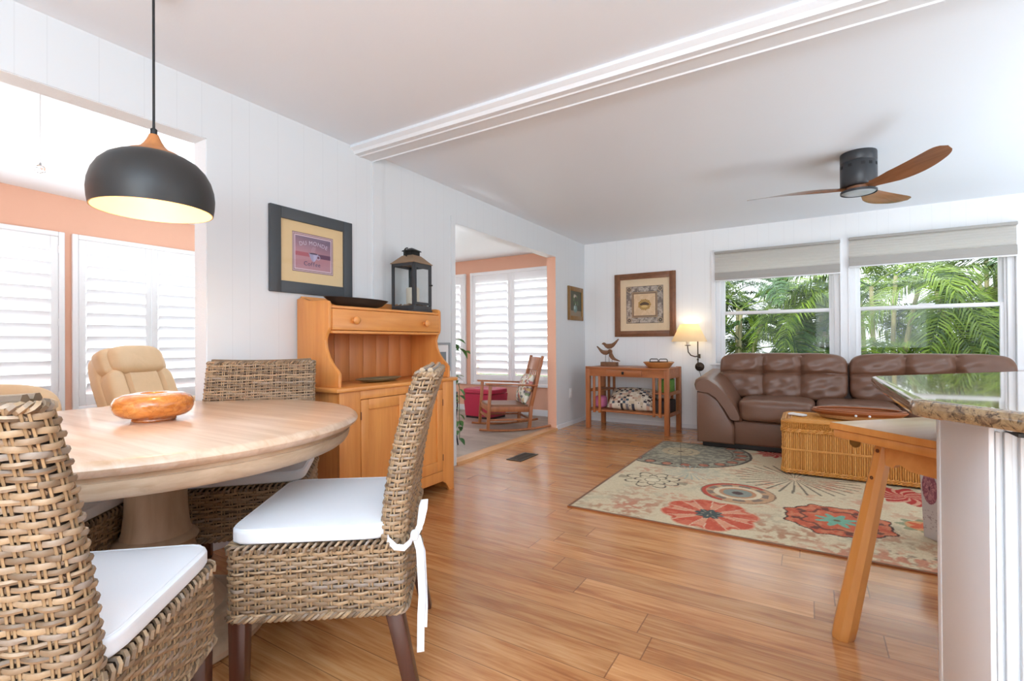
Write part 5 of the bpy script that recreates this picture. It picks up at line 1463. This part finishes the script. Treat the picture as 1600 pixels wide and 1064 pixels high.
vine([(.03, 0, .13), (.12, .02, .18), (.17, .02, .05), (.18, .0, -.15), (.17, .02, -.35), (.18, .0, -.46)], 16, .085)
vine([(.03, -.02, .13), (.10, -.06, .16), (.15, -.08, .0), (.16, -.06, -.2), (.20, -.04, -.32)], 14, .085)
vine([(0, .02, .12), (-.05, .06, .3), (-.10, .12, .4)], 6, .11)
part(ms, 'stems', 'plant_stem', t); part(ml, 'foliage', 'house_leaf', t, smooth=False)
# recliner
def recliner(label, loc, rz, zs_=1.0, back_tilt=20):
    """local: faces -y"""
    t = thing('recliner', label, 'armchair', loc, rz)
    m = MB(); m.lathe([(.001, 0), (.26, 0), (.26, .03), (.05, .05), (.05, .18), (.001, .18)], 32, cap=False); part(m, 'swivel_base', 'dark_plinth', t)
    part(MB().puff((0, -.02, .36), (.56, .58, .18), 5, 12), 'seat', 'cream_leather', t)
    for s_ in (-1, 1):
        part(MB().box(s_ * .29, s_ * .39, -.30, .22, .20, .50, .04, 3), 'arm', 'cream_leather', t)
        part(MB().puff((s_ * .34, -.04, .53), (.13, .56, .09), 4, 8), 'arm_pad', 'cream_leather', t)
    B = Matrix.Translation((0, .24, .42)) @ Matrix.Rotation(R(-back_tilt), 4, 'X')
    m = MB()
    def shell(q):
        q.x *= 1 - .10 * (q.z > .2) * (q.z - .2); return q
    m.puff((0, .07, .30), (.57, .13, .62), 6, 14, None, shell)
    for i, v in enumerate(m.v): m.v[i] = tuple(B @ Vector(v))
    part(m, 'back_shell', 'cream_leather', t)
    def seam(q):
        if q.y < 0:
            for x in (-.52, .52): q.y += .35 * math.exp(-((q.x - x) / .05) ** 2)
        return q
    m = MB().puff((0, -.02, .22), (.55, .17, .44), 5, 20, None, seam)
    for i, v in enumerate(m.v): m.v[i] = tuple(B @ Vector(v))
    part(m, 'back_pad', 'cream_leather', t)
    def hd_(q):
        if q.y < 0:
            for x in (-.93,): q.y += .1 * math.exp(-((q.x - x) / .08) ** 2)
        return q
    m = MB().puff((0, -.045, .50), (.45, .19, .26), 3.4, 18, None, hd_); m.puff((0, .0, .50), (.54, .16, .26), 4.5, 12)
    for i, v in enumerate(m.v): m.v[i] = tuple(B @ Vector(v))
    part(m, 'headrest', 'cream_leather', t)
    return t
recliner('tan leather recliner with padded headrest standing in front of the wide shutter', (-4.52, 1.97, -.002), R(106), 1, 24)
# second, lower upholstered chair whose rounded back shows at the left edge
t = thing('armchair', 'tan slipcovered armchair beside the recliner with only its rounded top showing', 'armchair', (-4.45, .80, -.002), R(72))
m = MB(); m.puff((0, .0, .24), (.80, .78, .40), 8, 8); part(m, 'seat', 'cream_leather', t)
def rb(q):
    q.z += .12 * (1 - q.x * q.x) * (q.z > 0); q.y += .05 * math.sin(q.x * 9) * (q.z > .5); return q
part(MB().puff((0, .30, .46), (.86, .24, .56), 4.5, 16, Matrix.Rotation(R(-8), 4, 'X'), rb), 'backrest', 'cream_leather', t)
for s_ in (-1, 1): part(MB().puff((s_ * .40, -.03, .36), (.18, .74, .40), 4, 10), 'arm', 'cream_leather', t)
# crystal on a thread
CXx, CYy = -3.3, .852
zc = zs(CYy)
t = thing('hanging_crystal', 'faceted glass ball hanging on a thread from the sunroom ceiling', 'ornament', (CXx, CYy, zc))
zb = 1.92 - zc
part(MB().tube([(0, 0, zb + .03), (0, 0, -.001)], .0012, 5), 'thread', 'steel', t)
bmx = bmesh.new(); bmesh.ops.create_icosphere(bmx, subdivisions=2, radius=.022); bmx.transform(Matrix.Translation((0, 0, zb)))
part(MB().bm(bmx), 'ball', 'crystal', t, smooth=False)
part(MB().lathe([(.001, zb + .020), (.006, zb + .020), (.004, zb + .032), (.001, zb + .032)], 12, cap=False), 'cap', 'steel', t)

# ------------------------------------------------------------------ peninsula
t = thing('kitchen_cabinet', 'white panelled peninsula cabinet under the granite countertop', 'cabinet', (.5, 1.3, 0))
PX, PY = .5, 1.3
base = [(.262, 1.112), (.262, 1.486), (.66, 1.97), (1.75, 1.97), (1.75, .86), (.52, .86), (.38, 1.112)]
m = MB(); m.prism([(x - PX, y - PY) for x, y in base], .09, .890, 'z'); part(m, 'carcase', 'cabinet_white', t, smooth=False)
m = MB(); m.box(.254 - PX, .262 - PX, 1.108 - PY, 1.490 - PY, .0, .890, .002); part(m, 'end_panel', 'cabinet_white', t)
m = MB()
m.box(.252 - PX, .262 - PX, 1.458 - PY, 1.492 - PY, .0, .890, .003)
part(m, 'end_stile', 'cabinet_white', t)
m = MB()
for k, (dx, w_) in enumerate(((.262, .006), (.272, .010), (.290, .006))): m.box(dx - PX, dx + w_ - PX, 1.104 - PY - .002 * k, 1.113 - PY, .0, .878, .002)
part(m, 'corner_moulding', 'moulding_grey', t)
m = MB(); m.prism([(x - PX, y - PY) for x, y in [(.29, 1.14), (.29, 1.47), (.68, 1.94), (1.72, 1.94), (1.72, .92), (.55, .92), (.4, 1.14)]], 0, .092, 'z'); part(m, 'toe_kick', 'moulding_grey', t, smooth=False)
m = MB(); m.bar((.275 - PX, 1.105 - PY, .886), (.275 - PX, 1.02 - PY, .886), .016, .006, (0, 0, 1)); part(m, 'bracket', 'iron', t)
def rounded(poly, rads, n=7):
    out = []
    N = len(poly)
    for i, p in enumerate(poly):
        p = Vector(p); a = Vector(poly[i - 1]) - p; b = Vector(poly[(i + 1) % N]) - p; r = rads[i]
        if r == 0: out.append(p[:]); continue
        a.normalize(); b.normalize(); ang = a.angle(b); d = r / math.tan(ang / 2); s_ = p + a * d; e = p + b * d
        for k in range(n + 1):
            f = k / n; q = s_ * (1 - f) ** 2 + p * 2 * f * (1 - f) + e * f * f; out.append(q[:])
    return out
top = rounded([(.160, 1.145), (.160, 1.845), (1.00, 2.755), (1.85, 2.755), (1.85, .62), (.545, .62)], [.07, .03, .05, 0, 0, .05])
m = MB()
N = len(top); c0 = Vector((1.0, 1.6))
# bullnose edge
lay_ = []
prof = [(0.010, .8905), (.003, .893), (.0, .900), (0, .912), (.003, .919), (.010, .922), (.018, .9221), (.03, .9221)]
nor = []
for i in range(N):
    a = Vector(top[i]) - Vector(top[i - 1]); b = Vector(top[(i + 1) % N]) - Vector(top[i]); d = (a.normalized() + b.normalized()); 
    nrm = Vector((d.y, -d.x)).normalized()
    if nrm.dot(c0 - Vector(top[i])) < 0: nrm = -nrm
    nor.append(nrm)
vs = [(top[i][0] + nor[i].x * o_ - 1.0, top[i][1] + nor[i].y * o_ - 1.6, z) for o_, z in prof for i in range(N)]
fs = [(j * N + i, j * N + (i + 1) % N, (j + 1) * N + (i + 1) % N, (j + 1) * N + i) for j in range(len(prof) - 1) for i in range(N)] + [tuple(range(N - 1, -1, -1)), tuple((len(prof) - 1) * N + i for i in range(N))]
m.add(vs, fs)
solo(m, 'countertop', 'granite', 'brown speckled granite countertop with clipped corners on the white peninsula', 'countertop', (1.0, 1.6, 0))

# ------------------------------------------------------------------ desk at an angle behind the peninsula
DA = math.atan2(.70, .714)        # long axis direction
t = thing('drop_leaf_table', 'light wood drop-leaf table with a splayed leg behind the granite counter', 'table', (.06, 2.012, 0), DA)
# local x along the long side going away to the right, local -y towards the camera side; corner at the origin
Wd, Ld = .42, .95
part(MB().box(0, Ld, -Wd, 0, .728, .750, .004), 'tabletop', 'desk_top', t)
m = MB(); m.box(-.0015, .002, -Wd, 0, .7285, .7495, 0); m.box(0, Ld, -.002, .0015, .7285, .7495); part(m, 'edge_band', 'desk_wood', t)
m = MB(); m.box(.006, .030, -Wd, -.006, .698, .727, .006); m.box(.03, Ld, -.030, -.008, .698, .727, .004); part(m, 'leaf_rail', 'desk_wood', t)
m = MB(); m.lathe([(.001, 0), (.020, 0), (.020, .004), (.001, .004)], 24, M=Matrix.Translation((.012, -.085, .698)) @ Matrix.Rotation(R(-90), 4, 'Y'), cap=False); part(m, 'hinge', 'hardware_brass', t)
m = MB(); m.prism([(-Wd, .698), (-.150, .698), (-.150, .632), (-.174, .630), (-.182, .640), (-.197, .645), (-.212, .638), (-.226, .631), (-Wd, .628)], .055, .077, 'x'); part(m, 'apron', 'desk_wood_x', t)
def leg(p, q, w0, w1, pegs):
    m = MB(); p, q = Vector(p), Vector(q); pts = [(.30, .0), (.5, .2)]
    n = 8; ring = []
    for f, w_ in ((0, w0), (.12, w0 * 1.02), (.5, (w0 + w1) * .52), (.93, w1), (.985, w1 * .97), (1, w1 * .86)):
        c = p.lerp(q, f)
        for k in range(n):
            a = 2 * PI * (k + .5) / n; s_ = 1 / max(abs(math.cos(a)), abs(math.sin(a))) * (.5 if True else 0); ch = .92
            ring.append((c.x + w_ * max(-.5, min(.5, .62 * math.cos(a))) , c.y + w_ * max(-.5, min(.5, .62 * math.sin(a))), c.z))
    m.add(ring, [(j * n + k, j * n + (k + 1) % n, (j + 1) * n + (k + 1) % n, (j + 1) * n + k) for j in range(5) for k in range(n)] + [tuple(range(n)), tuple(5 * n + k for k in range(n - 1, -1, -1))])
    return m
lg = part(leg((.085, -.125, .700), (.042, -.002, 0.0), .046, .066, 0), 'leg', 'desk_wood', t)
for f in (.04, .17):
    m = MB(); c = Vector((.085, -.125, .700)).lerp(Vector((.042, -.002, 0)), f); m.lathe([(.001, 0), (.006, 0), (.006, .002), (.001, .002)], 14, M=Matrix.Translation((c.x - .0235, c.y, c.z)) @ Matrix.Rotation(R(-90), 4, 'Y'), cap=False)
    part(m, 'peg', 'peg_dark', lg)
part(leg((.82, -.125, .700), (.86, -.03, .0), .046, .066, 0), 'leg', 'desk_wood', t)

# ------------------------------------------------------------------ printed bag on the rug
def botan(U, V):
    C = np.ones(U.shape + (3,)) * LN(196, 190, 186); n = fbm(U * 5, V * 5, 3); C = comp(C, n, LN(178, 170, 168), .6)
    r = np.hypot((U - .19) / .165, (V - .64) / .20); C = comp(C, r < 1, LN(128, 70, 84)); C = comp(C, (r < .92) & (fbm(U * 30, V * 50, 7) > .55), LN(178, 120, 124), .8)
    a = np.arctan2((V - .64), U - .19); C = comp(C, (r < .5) & (np.cos(a * 14) > .2), LN(190, 140, 140), .6); C = comp(C, r < .12, LN(90, 44, 60))
    C = comp(C, (fbm(U * 18, V * 60, 9) > .66) & (V < .36) & (V > .1), LN(130, 110, 112), .7)
    for v in (.33, .24): C = comp(C, (np.abs(V - v - .03 * np.sin(U * 7)) < .003), LN(140, 126, 120), .6)
    return C
t = thing('gift_bag', 'pale paper bag printed with a plum coloured fruit on the rug behind the table leg', 'bag', (.575, 3.151, .0205), R(-61.4)); t.rotation_euler = (0, R(-4), R(-61.4))
part(MB().prism([(-.15, 0), (.15, 0), (.15, .11), (-.15, .11)], 0, .40, 'z'), 'bag_body', 'mat_cream', t, smooth=False)
part(print_mesh('print', -.15, .15, 0.0, .40, -.0012, botan, 90, 100), 'print', None, t)
plain('ink_brown', lin(96, 84, 76), .7)
text_mesh('CACTUS', .030, 'lettering', 'ink_brown', t, Matrix.Translation((-.084, -.0022, .345)) @ Matrix.Rotation(R(90), 4, 'X'))
